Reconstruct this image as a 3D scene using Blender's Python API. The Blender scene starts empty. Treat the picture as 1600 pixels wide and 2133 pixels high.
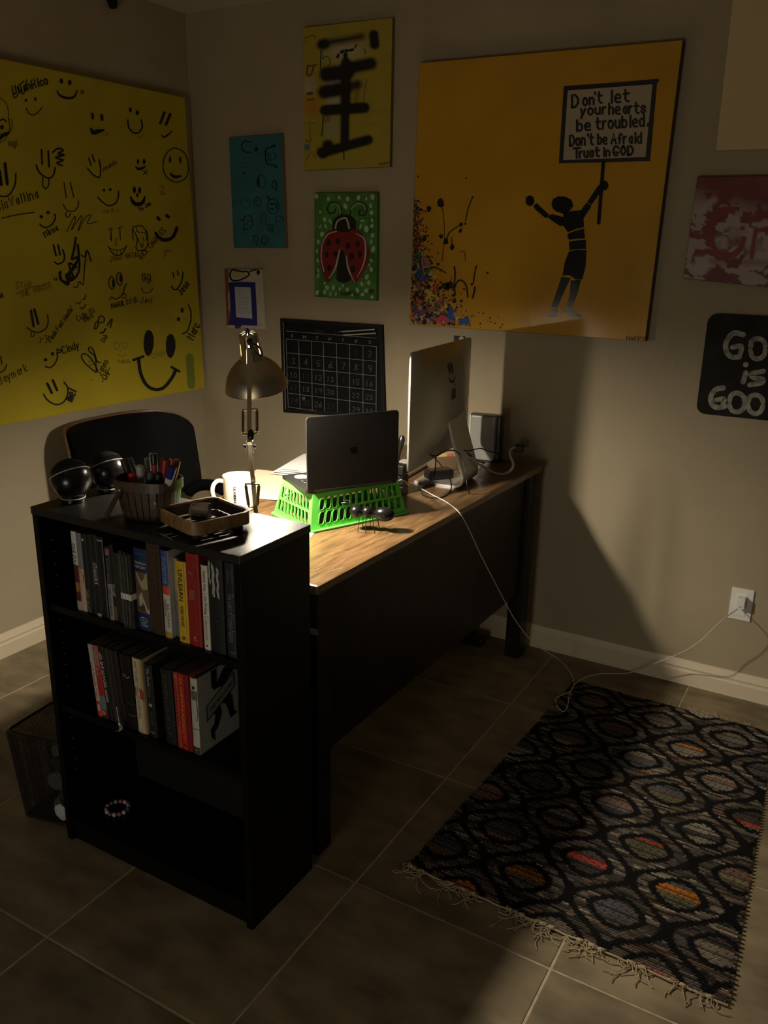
import bpy, bmesh, math, random
import numpy as np
from mathutils import Vector, Matrix

random.seed(7)
rng = np.random.default_rng(7)
SC = bpy.context.scene
COL = SC.collection

# ------------------------------------------------------------------ camera
F, CX, CY, CZ, YAW, PIT, ROL = 1770.238, 2.70046, -2.99414, 1.51076, 0.520183, -0.301343, 0.018502
fw = np.array([-math.sin(YAW)*math.cos(PIT), math.cos(YAW)*math.cos(PIT), math.sin(PIT)])
_rt = np.array([math.cos(YAW), math.sin(YAW), 0.0]); _up = np.cross(_rt, fw)
R2 = _rt*math.cos(ROL) + _up*math.sin(ROL)
U2 = -_rt*math.sin(ROL) + _up*math.cos(ROL)
CAM = np.array([CX, CY, CZ])
cd = bpy.data.cameras.new('camera'); cam = bpy.data.objects.new('camera', cd); COL.objects.link(cam)
cd.sensor_fit = 'VERTICAL'; cd.sensor_height = 36.0; cd.sensor_width = 36.0*1600/2133
cd.lens = F/2133*36.0; cd.clip_start = 0.05; cd.clip_end = 60
m = Matrix.Identity(4)
for i in range(3):
    m[i][0], m[i][1], m[i][2], m[i][3] = R2[i], U2[i], -fw[i], CAM[i]
cam.matrix_world = m
SC.camera = cam

# ------------------------------------------------------------------ world, exposure
W = bpy.data.worlds.new('world'); SC.world = W; W.use_nodes = True
W.node_tree.nodes['Background'].inputs[0].default_value = (1.0, 0.86, 0.66, 1)
W.node_tree.nodes['Background'].inputs[1].default_value = 0.026
BULB_POWER = 1850.0
# low light of the next room, falling on the shelf fronts and the floor from behind the camera
ld = bpy.data.lights.new('far_room_light', 'AREA'); ld.shape = 'RECTANGLE'; ld.size = .7; ld.size_y = .6; ld.energy = 9; ld.color = (1.0, .90, .72)
lo_ = bpy.data.objects.new('far_room_light', ld); COL.objects.link(lo_); lo_.location = (1.95, -4.3, .56); lo_.rotation_euler = (math.radians(90), 0, math.radians(8))
SC.view_settings.view_transform = 'Standard'; SC.view_settings.look = 'None'
SC.view_settings.exposure = 0.12; SC.view_settings.gamma = 1.0
SC.view_settings.use_curve_mapping = False
SC.cycles.use_denoising = True
SC.cycles.max_bounces = 10; SC.cycles.diffuse_bounces = 6
SC.cycles.sample_clamp_indirect = 6.0

# ------------------------------------------------------------------ helpers
def ray(px, py): return fw + R2*((px-800)/F) - U2*((py-1066.5)/F)
def U(px, py, ax, v):
    d = ray(px, py); i = 'xyz'.index(ax); return CAM + d*((v-CAM[i])/d[i])
def lin(r, g, b):
    return tuple(((c/255)/12.92 if c/255 <= .04045 else ((c/255+.055)/1.055)**2.4) for c in (r, g, b))
def unit(v): v = np.asarray(v, float); return v/np.linalg.norm(v)

def mat(name, col, rough=.6, metal=0, var=0, scale=20, stretch=(1, 1, 1), bump=0, bscale=60, spec=.5,
        coat=0, emit=None, estr=0, trans=0, attr=None, aniso=0, col2=None):
    M_ = bpy.data.materials.new(name); M_.use_nodes = True
    nt = M_.node_tree; b = nt.nodes['Principled BSDF']
    b.inputs['Base Color'].default_value = (*col, 1); b.inputs['Roughness'].default_value = rough
    b.inputs['Metallic'].default_value = metal; b.inputs['Specular IOR Level'].default_value = spec
    if coat: b.inputs['Coat Weight'].default_value = coat; b.inputs['Coat Roughness'].default_value = .15
    if trans: b.inputs['Transmission Weight'].default_value = trans
    if aniso: b.inputs['Anisotropic'].default_value = aniso
    if emit: b.inputs['Emission Color'].default_value = (*emit, 1); b.inputs['Emission Strength'].default_value = estr
    tc = mp = None
    if var or bump:
        tc = nt.nodes.new('ShaderNodeTexCoord'); mp = nt.nodes.new('ShaderNodeMapping')
        mp.inputs['Scale'].default_value = stretch; nt.links.new(tc.outputs['Object'], mp.inputs['Vector'])
    if var:
        n = nt.nodes.new('ShaderNodeTexNoise'); n.inputs['Scale'].default_value = scale
        n.inputs['Detail'].default_value = 6; nt.links.new(mp.outputs[0], n.inputs['Vector'])
        r = nt.nodes.new('ShaderNodeValToRGB'); r.color_ramp.elements[0].position = .32; r.color_ramp.elements[1].position = .68
        lo = tuple(c*(1-var) for c in col); hi = col2 if col2 else tuple(min(1, c*(1+var)) for c in col)
        r.color_ramp.elements[0].color = (*lo, 1); r.color_ramp.elements[1].color = (*hi, 1)
        nt.links.new(n.outputs['Fac'], r.inputs['Fac']); nt.links.new(r.outputs['Color'], b.inputs['Base Color'])
    if bump:
        n2 = nt.nodes.new('ShaderNodeTexNoise'); n2.inputs['Scale'].default_value = bscale; n2.inputs['Detail'].default_value = 4
        nt.links.new(mp.outputs[0], n2.inputs['Vector'])
        bp = nt.nodes.new('ShaderNodeBump'); bp.inputs['Strength'].default_value = bump; bp.inputs['Distance'].default_value = .004
        nt.links.new(n2.outputs['Fac'], bp.inputs['Height']); nt.links.new(bp.outputs['Normal'], b.inputs['Normal'])
    if attr:
        a = nt.nodes.new('ShaderNodeVertexColor'); a.layer_name = attr
        nt.links.new(a.outputs['Color'], b.inputs['Base Color'])
    return M_

WL = {}      # world location of each object's origin (no rotations are used on objects)
def empty(name, label, cat, loc, group=None):
    o = bpy.data.objects.new(name, None); COL.objects.link(o); o.empty_display_size = .05
    o.location = tuple(map(float, loc)); WL[o] = np.array(loc, float)
    tag(o, label, cat, group); return o
def tag(o, label=None, cat=None, group=None, kind=None):
    if label: o['label'] = label
    if cat: o['category'] = cat
    if group: o['group'] = group
    if kind: o['kind'] = kind

class MB:
    def __init__(s): s.v = []; s.f = []; s.c = None
    def add(s, vs, fs):
        k = len(s.v); s.v += [tuple(map(float, p)) for p in vs]; s.f += [tuple(i+k for i in f) for f in fs]; return s
    def box(s, a, b, M=None):
        x0, y0, z0 = a; x1, y1, z1 = b
        vs = [(x0,y0,z0),(x1,y0,z0),(x1,y1,z0),(x0,y1,z0),(x0,y0,z1),(x1,y0,z1),(x1,y1,z1),(x0,y1,z1)]
        if M is not None: vs = [M @ Vector(p) for p in vs]
        return s.add(vs, [(0,3,2,1),(4,5,6,7),(0,1,5,4),(1,2,6,5),(2,3,7,6),(3,0,4,7)])
    def bevbox(s, a, b, r=.004, M=None):
        bm = bmesh.new(); bmesh.ops.create_cube(bm, size=1)
        a = np.array(a, float); b = np.array(b, float)
        for v in bm.verts: v.co = Vector((a+b)/2 + np.array(v.co)*(b-a))
        bmesh.ops.bevel(bm, geom=bm.edges[:]+bm.verts[:], offset=r, segments=2, profile=.6, affect='EDGES')
        bm.verts.index_update()
        vs = [v.co.copy() for v in bm.verts]; fs = [tuple(v.index for v in f.verts) for f in bm.faces]; bm.free()
        if M is not None: vs = [M @ p for p in vs]
        return s.add(vs, fs)
    def hexa(s, bot, top):
        return s.add(list(bot)+list(top), [(3,2,1,0),(4,5,6,7),(0,1,5,4),(1,2,6,5),(2,3,7,6),(3,0,4,7)])
    def poly(s, pts): return s.add(pts, [tuple(range(len(pts)))])
    def prism(s, pts, off):
        n = len(pts); off = np.asarray(off, float); p = [np.asarray(q, float) for q in pts]
        return s.add(p+[q+off for q in p], [tuple(range(n))[::-1], tuple(range(n, 2*n))]+[(i,(i+1)%n,(i+1)%n+n,i+n) for i in range(n)])
    def tube(s, pts, r, n=8, closed=False):
        P = [np.asarray(p, float) for p in pts]; m_ = len(P)
        rs = r if hasattr(r, '__len__') else [r]*m_
        vs = []; fs = []; ref = None
        for i in range(m_):
            if closed: t = P[(i+1) % m_]-P[i-1]
            else: t = P[min(i+1, m_-1)]-P[max(i-1, 0)]
            t = unit(t+1e-12)
            if ref is None: ref = np.array([0,0,1.]) if abs(t[2]) < .9 else np.array([1.,0,0])
            a = unit(np.cross(t, ref)); bb = np.cross(a, t); ref = bb
            for k in range(n):
                th = 2*math.pi*k/n; vs.append(P[i]+rs[i]*(a*math.cos(th)+bb*math.sin(th)))
        for i in range(m_ if closed else m_-1):
            j = (i+1) % m_
            for k in range(n): fs.append((i*n+k, i*n+(k+1) % n, j*n+(k+1) % n, j*n+k))
        if not closed: fs += [tuple(range(n))[::-1], tuple((m_-1)*n+k for k in range(n))]
        return s.add(vs, fs)
    def lathe(s, prof, o=(0,0,0), axis=(0,0,1), n=32, skip=None):
        o = np.asarray(o, float); ax = unit(axis)
        a = unit(np.cross(ax, (1,0,0) if abs(ax[0]) < .8 else (0,1,0))); b = np.cross(ax, a)
        vs = []; fs = []
        for r, z in prof:
            for k in range(n):
                th = 2*math.pi*k/n; vs.append(o+ax*z+max(r, 1e-5)*(a*math.cos(th)+b*math.sin(th)))
        for i in range(len(prof)-1):
            for k in range(n):
                if skip and skip(i, k): continue
                fs.append((i*n+k, i*n+(k+1) % n, (i+1)*n+(k+1) % n, (i+1)*n+k))
        return s.add(vs, fs)
    def ball(s, c, r, n=24, m_=14, axes=None):
        r = (r,)*3 if not hasattr(r, '__len__') else r
        A = axes if axes is not None else np.eye(3)
        vs = []; fs = []
        for i in range(m_+1):
            ph = math.pi*i/m_
            for k in range(n):
                th = 2*math.pi*k/n
                q = np.array([r[0]*math.sin(ph)*math.cos(th), r[1]*math.sin(ph)*math.sin(th), r[2]*math.cos(ph)])
                vs.append(np.asarray(c)+q[0]*A[0]+q[1]*A[1]+q[2]*A[2])
        for i in range(m_):
            for k in range(n): fs.append((i*n+k, i*n+(k+1) % n, (i+1)*n+(k+1) % n, (i+1)*n+k))
        return s.add(vs, fs)
    def build(s, name, material, parent=None, label=None, smooth=False, cat=None, group=None, kind=None, origin=None, colors=None, recalc=True, merge=True):
        base = WL[parent] if parent is not None else (np.asarray(origin, float) if origin is not None else np.mean(np.array(s.v), 0))
        me = bpy.data.meshes.new(name)
        vs = np.array(s.v)-base
        me.from_pydata(vs.tolist(), [], s.f)
        if colors is not None:
            at = me.color_attributes.new('paint', 'FLOAT_COLOR', 'POINT')
            cc = np.ones((len(s.v), 4)); cc[:, :3] = colors; at.data.foreach_set('color', cc.ravel())
        elif recalc:
            bm = bmesh.new(); bm.from_mesh(me)
            if merge: bmesh.ops.remove_doubles(bm, verts=bm.verts, dist=1e-6)
            bmesh.ops.recalc_face_normals(bm, faces=bm.faces); bm.to_mesh(me); bm.free()
        me.materials.append(material)
        if smooth:
            me.shade_smooth()
            try: me.set_sharp_from_angle(angle=math.radians(40))
            except Exception: pass
        o = bpy.data.objects.new(name, me); COL.objects.link(o)
        if parent is not None: o.parent = parent
        else: o.location = tuple(base)
        WL[o] = np.array(base); tag(o, label, cat, group, kind)
        return o

def cr(pts, k=5, closed=False):
    """Catmull-Rom smoothing of a polyline (any dimension)"""
    P = [np.asarray(p, float) for p in pts]; n = len(P)
    if n < 3: return P
    out = []
    for i in range(n if closed else n-1):
        p0 = P[(i-1) % n] if closed or i > 0 else 2*P[0]-P[1]
        p1, p2 = P[i], P[(i+1) % n]
        p3 = P[(i+2) % n] if closed or i+2 < n else 2*P[-1]-P[-2]
        for j in range(k):
            t = j/k
            out.append(.5*((2*p1)+(-p0+p2)*t+(2*p0-5*p1+4*p2-p3)*t*t+(-p0+3*p1-3*p2+p3)*t**3))
    if not closed: out.append(P[-1])
    return out
def ell(cx, cy, rx, ry, n=18, rot=0):
    c, s_ = math.cos(rot), math.sin(rot)
    return [(cx+rx*math.cos(t)*c-ry*math.sin(t)*s_, cy+rx*math.cos(t)*s_+ry*math.sin(t)*c) for t in [2*math.pi*k/n for k in range(n)]]
def pts(s): return [tuple(float(q) for q in p.split(',')) for p in s.split()]

# one-line hand-lettering: x 0-4, y 0-8, baseline 2, x-height 6, cap height 8
G = {'A':"02 28 42;14 34",'B':"02 08 38 47 35 05;35 44 32 02",'C':"47 38 18 06 04 12 32 43",'D':"02 08 28 46 44 22 02",'E':"42 02 08 48;05 35",'F':"02 08 48;05 35",
'G':"47 38 18 06 04 12 32 44 24",'H':"02 08;42 48;05 45",'I':"12 18",'J':"38 33 22 12 03",'K':"02 08;48 05 42",'L':"08 02 42",'M':"02 08 25 48 42",'N':"02 08 42 48",
'O':"28 17 05 13 22 33 45 37 28",'P':"02 08 38 46 35 05",'Q':"28 17 05 13 22 33 45 37 28;33 51",'R':"02 08 38 46 35 05;25 42",'S':"47 38 18 07 15 34 43 32 12 03",'T':"08 48;28 22",'U':"08 03 12 32 43 48",
'V':"08 22 48",'W':"08 12 26 32 48",'X':"02 48;08 42",'Y':"08 25 48;25 22",'Z':"08 48 02 42",
'a':"35 26 15 13 22 33;36 32",'b':"08 02;05 16 26 35 33 22 12 03",'c':"35 26 16 05 03 12 22 33",'d':"38 32;35 26 16 05 03 12 22 33",'e':"04 34 35 26 16 05 03 12 32",'f':"37 28 17 12;05 25",
'g':"35 26 16 05 03 12 22 33;36 31 20 10",'h':"08 02;05 16 26 35 32",'i':"12 16;17 18",'j':"26 21 10;27 28",'k':"08 02;36 04 32",'l':"12 18",'m':"02 06;05 16 25 22;25 36 45 42",'n':"02 06;05 16 26 35 32",
'o':"16 05 03 12 22 33 35 26 16",'p':"06 00;05 16 26 35 33 22 12 03",'q':"36 30;35 26 16 05 03 12 22 33",'r':"02 06;04 16 26",'s':"35 26 16 05 14 24 33 22 12 03",'t':"18 13 22 32;06 36",'u':"06 03 12 22 33;36 32",
'v':"06 22 46",'w':"06 12 25 32 46",'x':"02 36;06 32",'y':"06 12;36 12 00",'z':"06 36 02 32",
'0':"28 17 05 13 22 33 45 37 28",'1':"17 28 22",'2':"07 18 38 46 02 42",'3':"07 28 37 25;25 43 32 12 03",'4':"38 04 44;38 32",'5':"48 08 05 35 43 32 03",'6':"38 15 03 12 32 43 35 14",'7':"08 48 12",'8':"25 07 28 47 25 03 22 43 25",'9':"45 25 06 18 38 46 32",
"'":"18 17",'-':"05 35",'.':"12 13",'|':"11 18",'"':"08 07;18 17",'&':"42 07 18 27 03 12 43",'*':"03 37;33 07",',':"13 01"}
GW = {'I':2,'i':2,'l':2,"'":2,'.':2,'m':5,'W':5,'w':5,'j':3,'t':4,'r':3.2,'f':3.6,'|':2,' ':3,',':2}
def glyphs(text, x, y, size, ang=0, squeeze=1.0, shear=0):
    """-> list of polylines in a y-down drawing space; (x, y) is the baseline start, size the cap height"""
    u = size/6; c, s_ = math.cos(math.radians(ang)), math.sin(math.radians(ang)); out = []; pen = 0
    for ch in text:
        for st in G.get(ch, '').split(';'):
            if not st: continue
            line = []
            for q in st.split():
                gx = pen+(float(q[0])+shear*(float(q[1])-2))*u*squeeze; gy = -(float(q[1])-2)*u
                line.append((x+gx*c-gy*s_, y+gx*s_+gy*c))
            out.append(line)
        pen += (GW.get(ch, 4 if ch.islower() else 5)+.9)*u*squeeze
    return out

class Board:
    """drawing on a flat surface seen in the photo: coordinates of a crop -> photo pixels -> points on the real plane"""
    def __init__(s, ax, d, k=1, ox=0, oy=0, sgn=1): s.ax, s.d, s.k, s.ox, s.oy, s.sgn = ax, d, k, ox, oy, sgn; s.lift = 0; s.sq = 1; s.sl = 0
    def P(s, q, lift=0): return U(s.ox+q[0]/s.k, s.oy+q[1]/s.k, s.ax, s.d+s.sgn*lift)
    def poly(s, mb, q, lift=.0008): mb.poly([s.P(p, lift) for p in q])
    def stroke(s, mb, q, w, lift=.0008, smooth=True, closed=False, taper=False):
        s.lift = (s.lift+3e-6) % 3e-4; lift = lift+s.lift
        Q = [np.asarray(p, float) for p in q]
        if smooth and len(Q) > 2: Q = cr(Q, 4, closed)
        if len(Q) < 2: return
        n = len(Q); L = []; R = []
        for i in range(n):
            t = Q[(i+1) % n]-Q[i-1] if closed else Q[min(i+1, n-1)]-Q[max(i-1, 0)]
            t = t/(np.linalg.norm(t)+1e-9); nn = np.array([-t[1], t[0]])
            ww = w/2*((.35+.65*math.sin(math.pi*(i+.5)/n)) if taper else 1)
            L.append(s.P(Q[i]+nn*ww, lift)); R.append(s.P(Q[i]-nn*ww, lift))
        k = len(L)
        mb.add(L+R, [(i, (i+1) % k, (i+1) % k+k, i+k) for i in range(k if closed else k-1)])
        if not closed:
            for e in (Q[0], Q[-1]): mb.poly([s.P(p, lift+1.5e-6) for p in ell(e[0], e[1], w/2*(.5 if taper else 1), w/2*(.5 if taper else 1), 8)])
    def text(s, mb, t, x, y, size, ang, w, lift=.0008, squeeze=1, shear=0, smooth=False):
        for l in glyphs(t, x, y, size, ang, squeeze, shear): s.stroke(mb, l, w, lift, smooth)
    def run(s, mb, spec, lift=.0008):
        """compact drawing list: 'S w x,y x,y' stroke, 'L' straight stroke, 'C' closed stroke, 'E cx,cy rx,ry' dot, 'F pts' fill, 'T size ang w x,y text'"""
        for ln in spec.strip().split('\n'):
            a = ln.split()
            if not a: continue
            if a[0] in 'SLCB':
                q = [tuple(map(float, p.split(','))) for p in a[2:]]
                s.stroke(mb, q, float(a[1]), lift, a[0] in 'SCB', a[0] == 'C', a[0] == 'B')
            elif a[0] == 'E':
                c_ = tuple(map(float, a[1].split(','))); r = tuple(map(float, a[2].split(','))); s.poly(mb, ell(*c_, *r), lift)
            elif a[0] == 'O':
                c_ = tuple(map(float, a[2].split(','))); r = tuple(map(float, a[3].split(','))); s.stroke(mb, ell(*c_, *r, n=14), float(a[1]), lift, True, True)
            elif a[0] == 'F': s.poly(mb, [tuple(map(float, p.split(','))) for p in a[1:]], lift)
            elif a[0] == 'T':
                x, y = map(float, a[4].split(',')); s.text(mb, ' '.join(a[5:]), x, y, float(a[1]), float(a[2]), float(a[3]), lift, s.sq, s.sl)

_fc = {}
def font_mesh(body):
    if body in _fc: return _fc[body]
    cu = bpy.data.curves.new('t', 'FONT'); cu.body = body; cu.resolution_u = 2
    ob = bpy.data.objects.new('t', cu); COL.objects.link(ob)
    me = bpy.data.meshes.new_from_object(ob)
    v = [(p.co.x, p.co.y) for p in me.vertices]; f = [tuple(p.vertices) for p in me.polygons]
    bpy.data.objects.remove(ob); bpy.data.curves.remove(cu); bpy.data.meshes.remove(me)
    _fc[body] = (v, f); return v, f
def font_on(mb, body, origin, u, v, length=None, height=None, stretch=True):
    """printed text: origin = lower-left corner, u reading direction, v up direction; fitted to length x height"""
    vs, fs = font_mesh(body)
    if not vs: return
    a = np.array(vs); lo, hi = a.min(0), a.max(0); a = (a-lo)/(hi-lo+1e-9)
    ratio = (hi-lo)[0]/(hi-lo)[1]
    if length is None: length = height*ratio
    if height is None: height = length/ratio
    o = np.asarray(origin, float); u = np.asarray(u, float); v = np.asarray(v, float)
    mb.add([o+u*p[0]*length+v*p[1]*height for p in a], fs)
def font_px(mb, B, body, x, y, w, h, ang=0, lift=.001):
    vs, fs = font_mesh(body); a = np.array(vs); lo, hi = a.min(0), a.max(0); a = (a-lo)/(hi-lo+1e-9)
    c, s_ = math.cos(math.radians(ang)), math.sin(math.radians(ang))
    mb.add([B.P((x+p[0]*w*c+p[1]*h*s_, y+p[0]*w*s_-p[1]*h*c), lift) for p in a], fs)

# ------------------------------------------------------------------ materials
m_wall = mat('wall_paint', (.385, .325, .215), .75, var=.05, scale=3, bump=.15, bscale=90)
m_ceil = mat('ceiling_paint', (.55, .50, .42), .8, bump=.2, bscale=120)
m_base = mat('baseboard_paint', (.70, .61, .45), .45)
m_grout = mat('grout', (.46, .385, .26), .9, var=.2, scale=40)
m_tile = mat('floor_tile', (.235, .188, .118), .6, spec=.25, var=.34, scale=7, stretch=(1, 1.8, 1), bump=.08, bscale=25)
m_black = mat('black_laminate', (.003, .003, .003), .36, spec=.2, bump=.05, bscale=300)
m_blacktop = mat('black_top_laminate', (.006, .006, .006), .42, spec=.62, bump=.05, bscale=300)
m_blackp = mat('black_plastic', (.008, .008, .008), .35)
m_blackm = mat('black_gloss', (.006, .006, .006), .25)
m_matte = mat('black_matte', (.007, .007, .007), .7, spec=.25)
m_wood = mat('desk_wood', (.15, .085, .037), .30, var=.40, scale=14, stretch=(6, .7, 6), bump=.12, bscale=30)
m_dwood = mat('dark_wood', (.017, .010, .005), .42, var=.4, spec=.25, scale=14, stretch=(6, 1, .8))
m_scr = mat('wood_scratch', (.42, .27, .13), .5)
m_basketw = mat('basket_wood', (.060, .038, .020), .45, var=.35, scale=25, stretch=(1, 1, 5))
m_trayw = mat('tray_wood', (.24, .13, .05), .45, var=.35, scale=22, stretch=(3, 3, 1))
m_nick = mat('brushed_nickel', (.50, .44, .33), .33, 1, aniso=.5)
m_chrome = mat('polished_nickel', (.62, .55, .43), .14, 1)
m_white = mat('white_enamel', (.80, .78, .74), .5)
m_mug = mat('mug_ceramic', (.80, .74, .62), .25)
m_paper = mat('paper', (.80, .79, .78), .8)
m_cream = mat('cream_card', (.68, .56, .40), .8)
m_pages = mat('shaded_page_block', (.20, .17, .12), .9)  # pages darkened: shade under the shelves is put into the colour
m_green = mat('green_plastic', (.13, .66, .09), .42, spec=.6)
m_alu = mat('space_grey_aluminium', (.075, .073, .068), .36, .85)
m_silver = mat('silver_aluminium', (.46, .45, .43), .38, .9)
m_key = mat('black_key', (.012, .012, .013), .5)
m_leather = mat('black_leather', (.004, .004, .0045), .6, bump=.12, bscale=140, spec=.05)
m_ply = mat('walnut_ply', (.16, .085, .04), .4, var=.3, scale=15, stretch=(1, 1, 6))
m_cable = mat('white_cable', (.60, .58, .54), .5)
m_ink = mat('black_marker', (.008, .007, .006), .55)
m_olive = mat('faint_olive_marker', (.20, .16, .012), .7)
m_wire = mat('bin_wire', (.014, .013, .012), .5, .3)
m_grey = mat('grey_plastic', (.22, .22, .21), .4)
m_chalk = mat('chalk', (.22, .22, .21), .9)
m_faint = mat('faint_chalk', (.045, .045, .044), .9)
m_ring = mat('white_ring', (.62, .62, .60), .4)

# ------------------------------------------------------------------ the room
H = 2.416
def struct(mb, name, mt, kind='structure', **k): return mb.build(name, mt, kind=kind, **k)
fl = MB().box((-.02, -5.0, -.06), (5.2, .02, -.0016)); floor = struct(fl, 'floor', m_grout, origin=(0, 0, 0), label='beige ceramic tile floor with pale grout joints')
tile_me = None
TX, TY, PX, PY = 1.785, -1.507, .5075, .512
tile_meshes = {}
for i in range(-4, 7):
    for j in range(-7, 4):
        x0, x1 = max(0, TX+i*PX+.003), min(5.2, TX+(i+1)*PX-.003); y0, y1 = max(-5, TY+j*PY+.003), min(0, TY+(j+1)*PY-.003)
        if x1-x0 < .02 or y1-y0 < .02: continue
        key = (round(x1-x0, 3), round(y1-y0, 3))
        if key not in tile_meshes:
            b = MB().bevbox((-key[0]/2, -key[1]/2, -.012), (key[0]/2, key[1]/2, 0), .0018)
            t = b.build('tile', m_tile, floor); tile_meshes[key] = t.data
        else:
            t = bpy.data.objects.new('tile', tile_meshes[key]); COL.objects.link(t); t.parent = floor
        t.location = ((x0+x1)/2, (y0+y1)/2, 0)
# tile colour follows each piece's own random number
nt = m_tile.node_tree; oi = nt.nodes.new('ShaderNodeObjectInfo'); mx = nt.nodes.new('ShaderNodeMixRGB'); mx.blend_type = 'MULTIPLY'
mr = nt.nodes.new('ShaderNodeMapRange'); mr.inputs['To Min'].default_value = .82; mr.inputs['To Max'].default_value = 1.08
nt.links.new(oi.outputs['Random'], mr.inputs['Value'])
src = nt.nodes['Principled BSDF'].inputs['Base Color'].links[0].from_socket
mx.inputs['Fac'].default_value = 1; nt.links.new(src, mx.inputs[1]); nt.links.new(mr.outputs[0], mx.inputs[2]); nt.links.new(mx.outputs[0], nt.nodes['Principled BSDF'].inputs['Base Color'])
vadd = nt.nodes.new('ShaderNodeVectorMath'); vadd.operation = 'ADD'
mpn = [n for n in nt.nodes if n.type == 'MAPPING'][0]; tcn = [n for n in nt.nodes if n.type == 'TEX_COORD'][0]
vm = nt.nodes.new('ShaderNodeVectorMath'); vm.operation = 'SCALE'; vm.inputs['Scale'].default_value = 9
cmb = nt.nodes.new('ShaderNodeCombineXYZ'); nt.links.new(oi.outputs['Random'], cmb.inputs[0]); nt.links.new(oi.outputs['Random'], cmb.inputs[1]); nt.links.new(cmb.outputs[0], vm.inputs[0])
nt.links.new(tcn.outputs['Object'], vadd.inputs[0]); nt.links.new(vm.outputs[0], vadd.inputs[1]); nt.links.new(vadd.outputs[0], mpn.inputs['Vector'])

struct(MB().box((-.12, -5, -.06), (0, .12, H+.1)), 'wall_left', m_wall, label='dim taupe wall behind the chair, hung with the big yellow canvas')
struct(MB().box((0, 0, -.06), (5.2, .12, H+.1)), 'wall_right', m_wall, label='taupe wall behind the desk, hung with many canvases')
struct(MB().box((0, -5, H), (5.2, 0, H+.1)), 'ceiling', m_ceil, label='plain off-white ceiling')
def skirt(name, horizontal):
    prof = [(0, 0), (.016, 0), (.016, .052), (.012, .058), (.012, .064), (.0145, .068), (.010, .080), (.006, .092), (0, .093)]
    if horizontal: a = [(0.016, -p[0], p[1]) for p in prof]; off = (5.18, 0, 0)
    else: a = [(p[0], -5, p[1]) for p in prof]; off = (0, 5, 0)
    struct(MB().prism(a, off), name, m_base, label='cream moulded baseboard')
skirt('baseboard_left', False); skirt('baseboard_right', True)

# ------------------------------------------------------------------ desk
DM = Matrix.Translation((1.664, -1.487, 0)) @ Matrix.Rotation(-math.radians(1.3), 4, 'Z')
DL, DW, DZ = 1.41, .69, .76
desk = empty('writing_desk', 'old dark wooden desk with a scratched top running to the wall', 'desk', DM @ Vector((-DW/2, DL/2, 0)))
MB().bevbox((-DW, 0, DZ-.024), (0, DL, DZ), .006, DM).build('desktop', m_wood, desk)
for nm, a, b in (('end_apron', (-DW+.015, .010, DZ-.062), (-.008, .028, DZ-.024)), ('end_apron', (-DW+.015, DL-.028, DZ-.062), (-.008, DL-.010, DZ-.024)),
                 ('side_panel', (-.045, .055, .272), (-.030, DL-.055, DZ-.024)), ('side_panel', (-DW+.04, .055, .45), (-DW+.055, DL-.055, DZ-.024)),
                 ('end_panel', (-DW+.06, .026, .272), (-.06, .040, DZ-.062))):
    MB().bevbox(a, b, .002, DM).build(nm, m_dwood, desk)
for x in (-DW+.012, -.072):
    for y in (.012, DL-.072):
        MB().bevbox((x, y, 0), (x+.060, y+.060, DZ-.024), .003, DM).build('leg', m_dwood, desk)
MB().box((-.03, .0095, .63), (-.008, .0118, .645), DM).build('metal_bracket', m_grey, desk, 'small worn metal bracket on the near leg')
sb = MB()
for _ in range(150):
    x = random.uniform(-.33, -.005); y = random.uniform(.02, .75); a = random.gauss(1.57, .25) if random.random() < .7 else random.uniform(0, 3.1); l = random.uniform(.01, .09); w = random.uniform(.0003, .0009)
    d = np.array([math.cos(a), math.sin(a)]); q = np.array([-d[1], d[0]]); p = np.array([x, y])
    Q = [p-d*l/2, p+q*w, p+d*l/2, p-q*w]
    if all(-DW < k[0] < -.004 and .004 < k[1] < DL for k in Q): sb.poly([DM @ Vector((*k, DZ+.0003)) for k in Q])
sb.build('scratches', m_scr, desk, 'pale scratches worn into the top', kind='stuff')

# ------------------------------------------------------------------ bookcase
KX0, KX1, KY0, KY1, KH = 1.044, 1.665, -1.760, -1.515, .920
S1, S2, S3 = .678, .404, .062
bc = empty('bookcase', 'low black three-shelf bookcase standing at the near end of the desk', 'bookcase', ((KX0+KX1)/2, (KY0+KY1)/2, 0))
t = .018
MB().bevbox((KX0, KY0, 0), (KX0+t, KY1-.004, KH-t), .001).build('side_panel', m_black, bc)
MB().bevbox((KX1-t, KY0, 0), (KX1, KY1-.004, KH-t), .001).build('side_panel', m_black, bc)
MB().bevbox((KX0-.001, KY0-.002, KH-t), (KX1+.001, KY1, KH), .0012).build('top_panel', m_blacktop, bc)
for z in (S1, S2, S3): MB().bevbox((KX0+t, KY0+.006, z-t), (KX1-t, KY1-.006, z), .001).build('shelf', m_black, bc)
MB().box((KX0+t, KY1-.006, S3-t), (KX1-t, KY1-.001, KH-t)).build('back_panel', m_matte, bc)
MB().box((KX0+t, KY0+.012, 0), (KX1-t, KY0+.026, S3-t)).build('kick_plate', m_black, bc)
pg = MB()
for k in range(22):
    z = .20+k*.030
    if abs(z-S1) > .02 and abs(z-S2) > .02: pg.lathe([(0, 0), (.0016, 0), (.0016, .0008), (0, .0008)], (KX0+t, -1.725, z), (1, 0, 0), 8)
pg.build('peg_hole', m_grey, bc, 'row of tiny shelf peg holes', kind='stuff')

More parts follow.
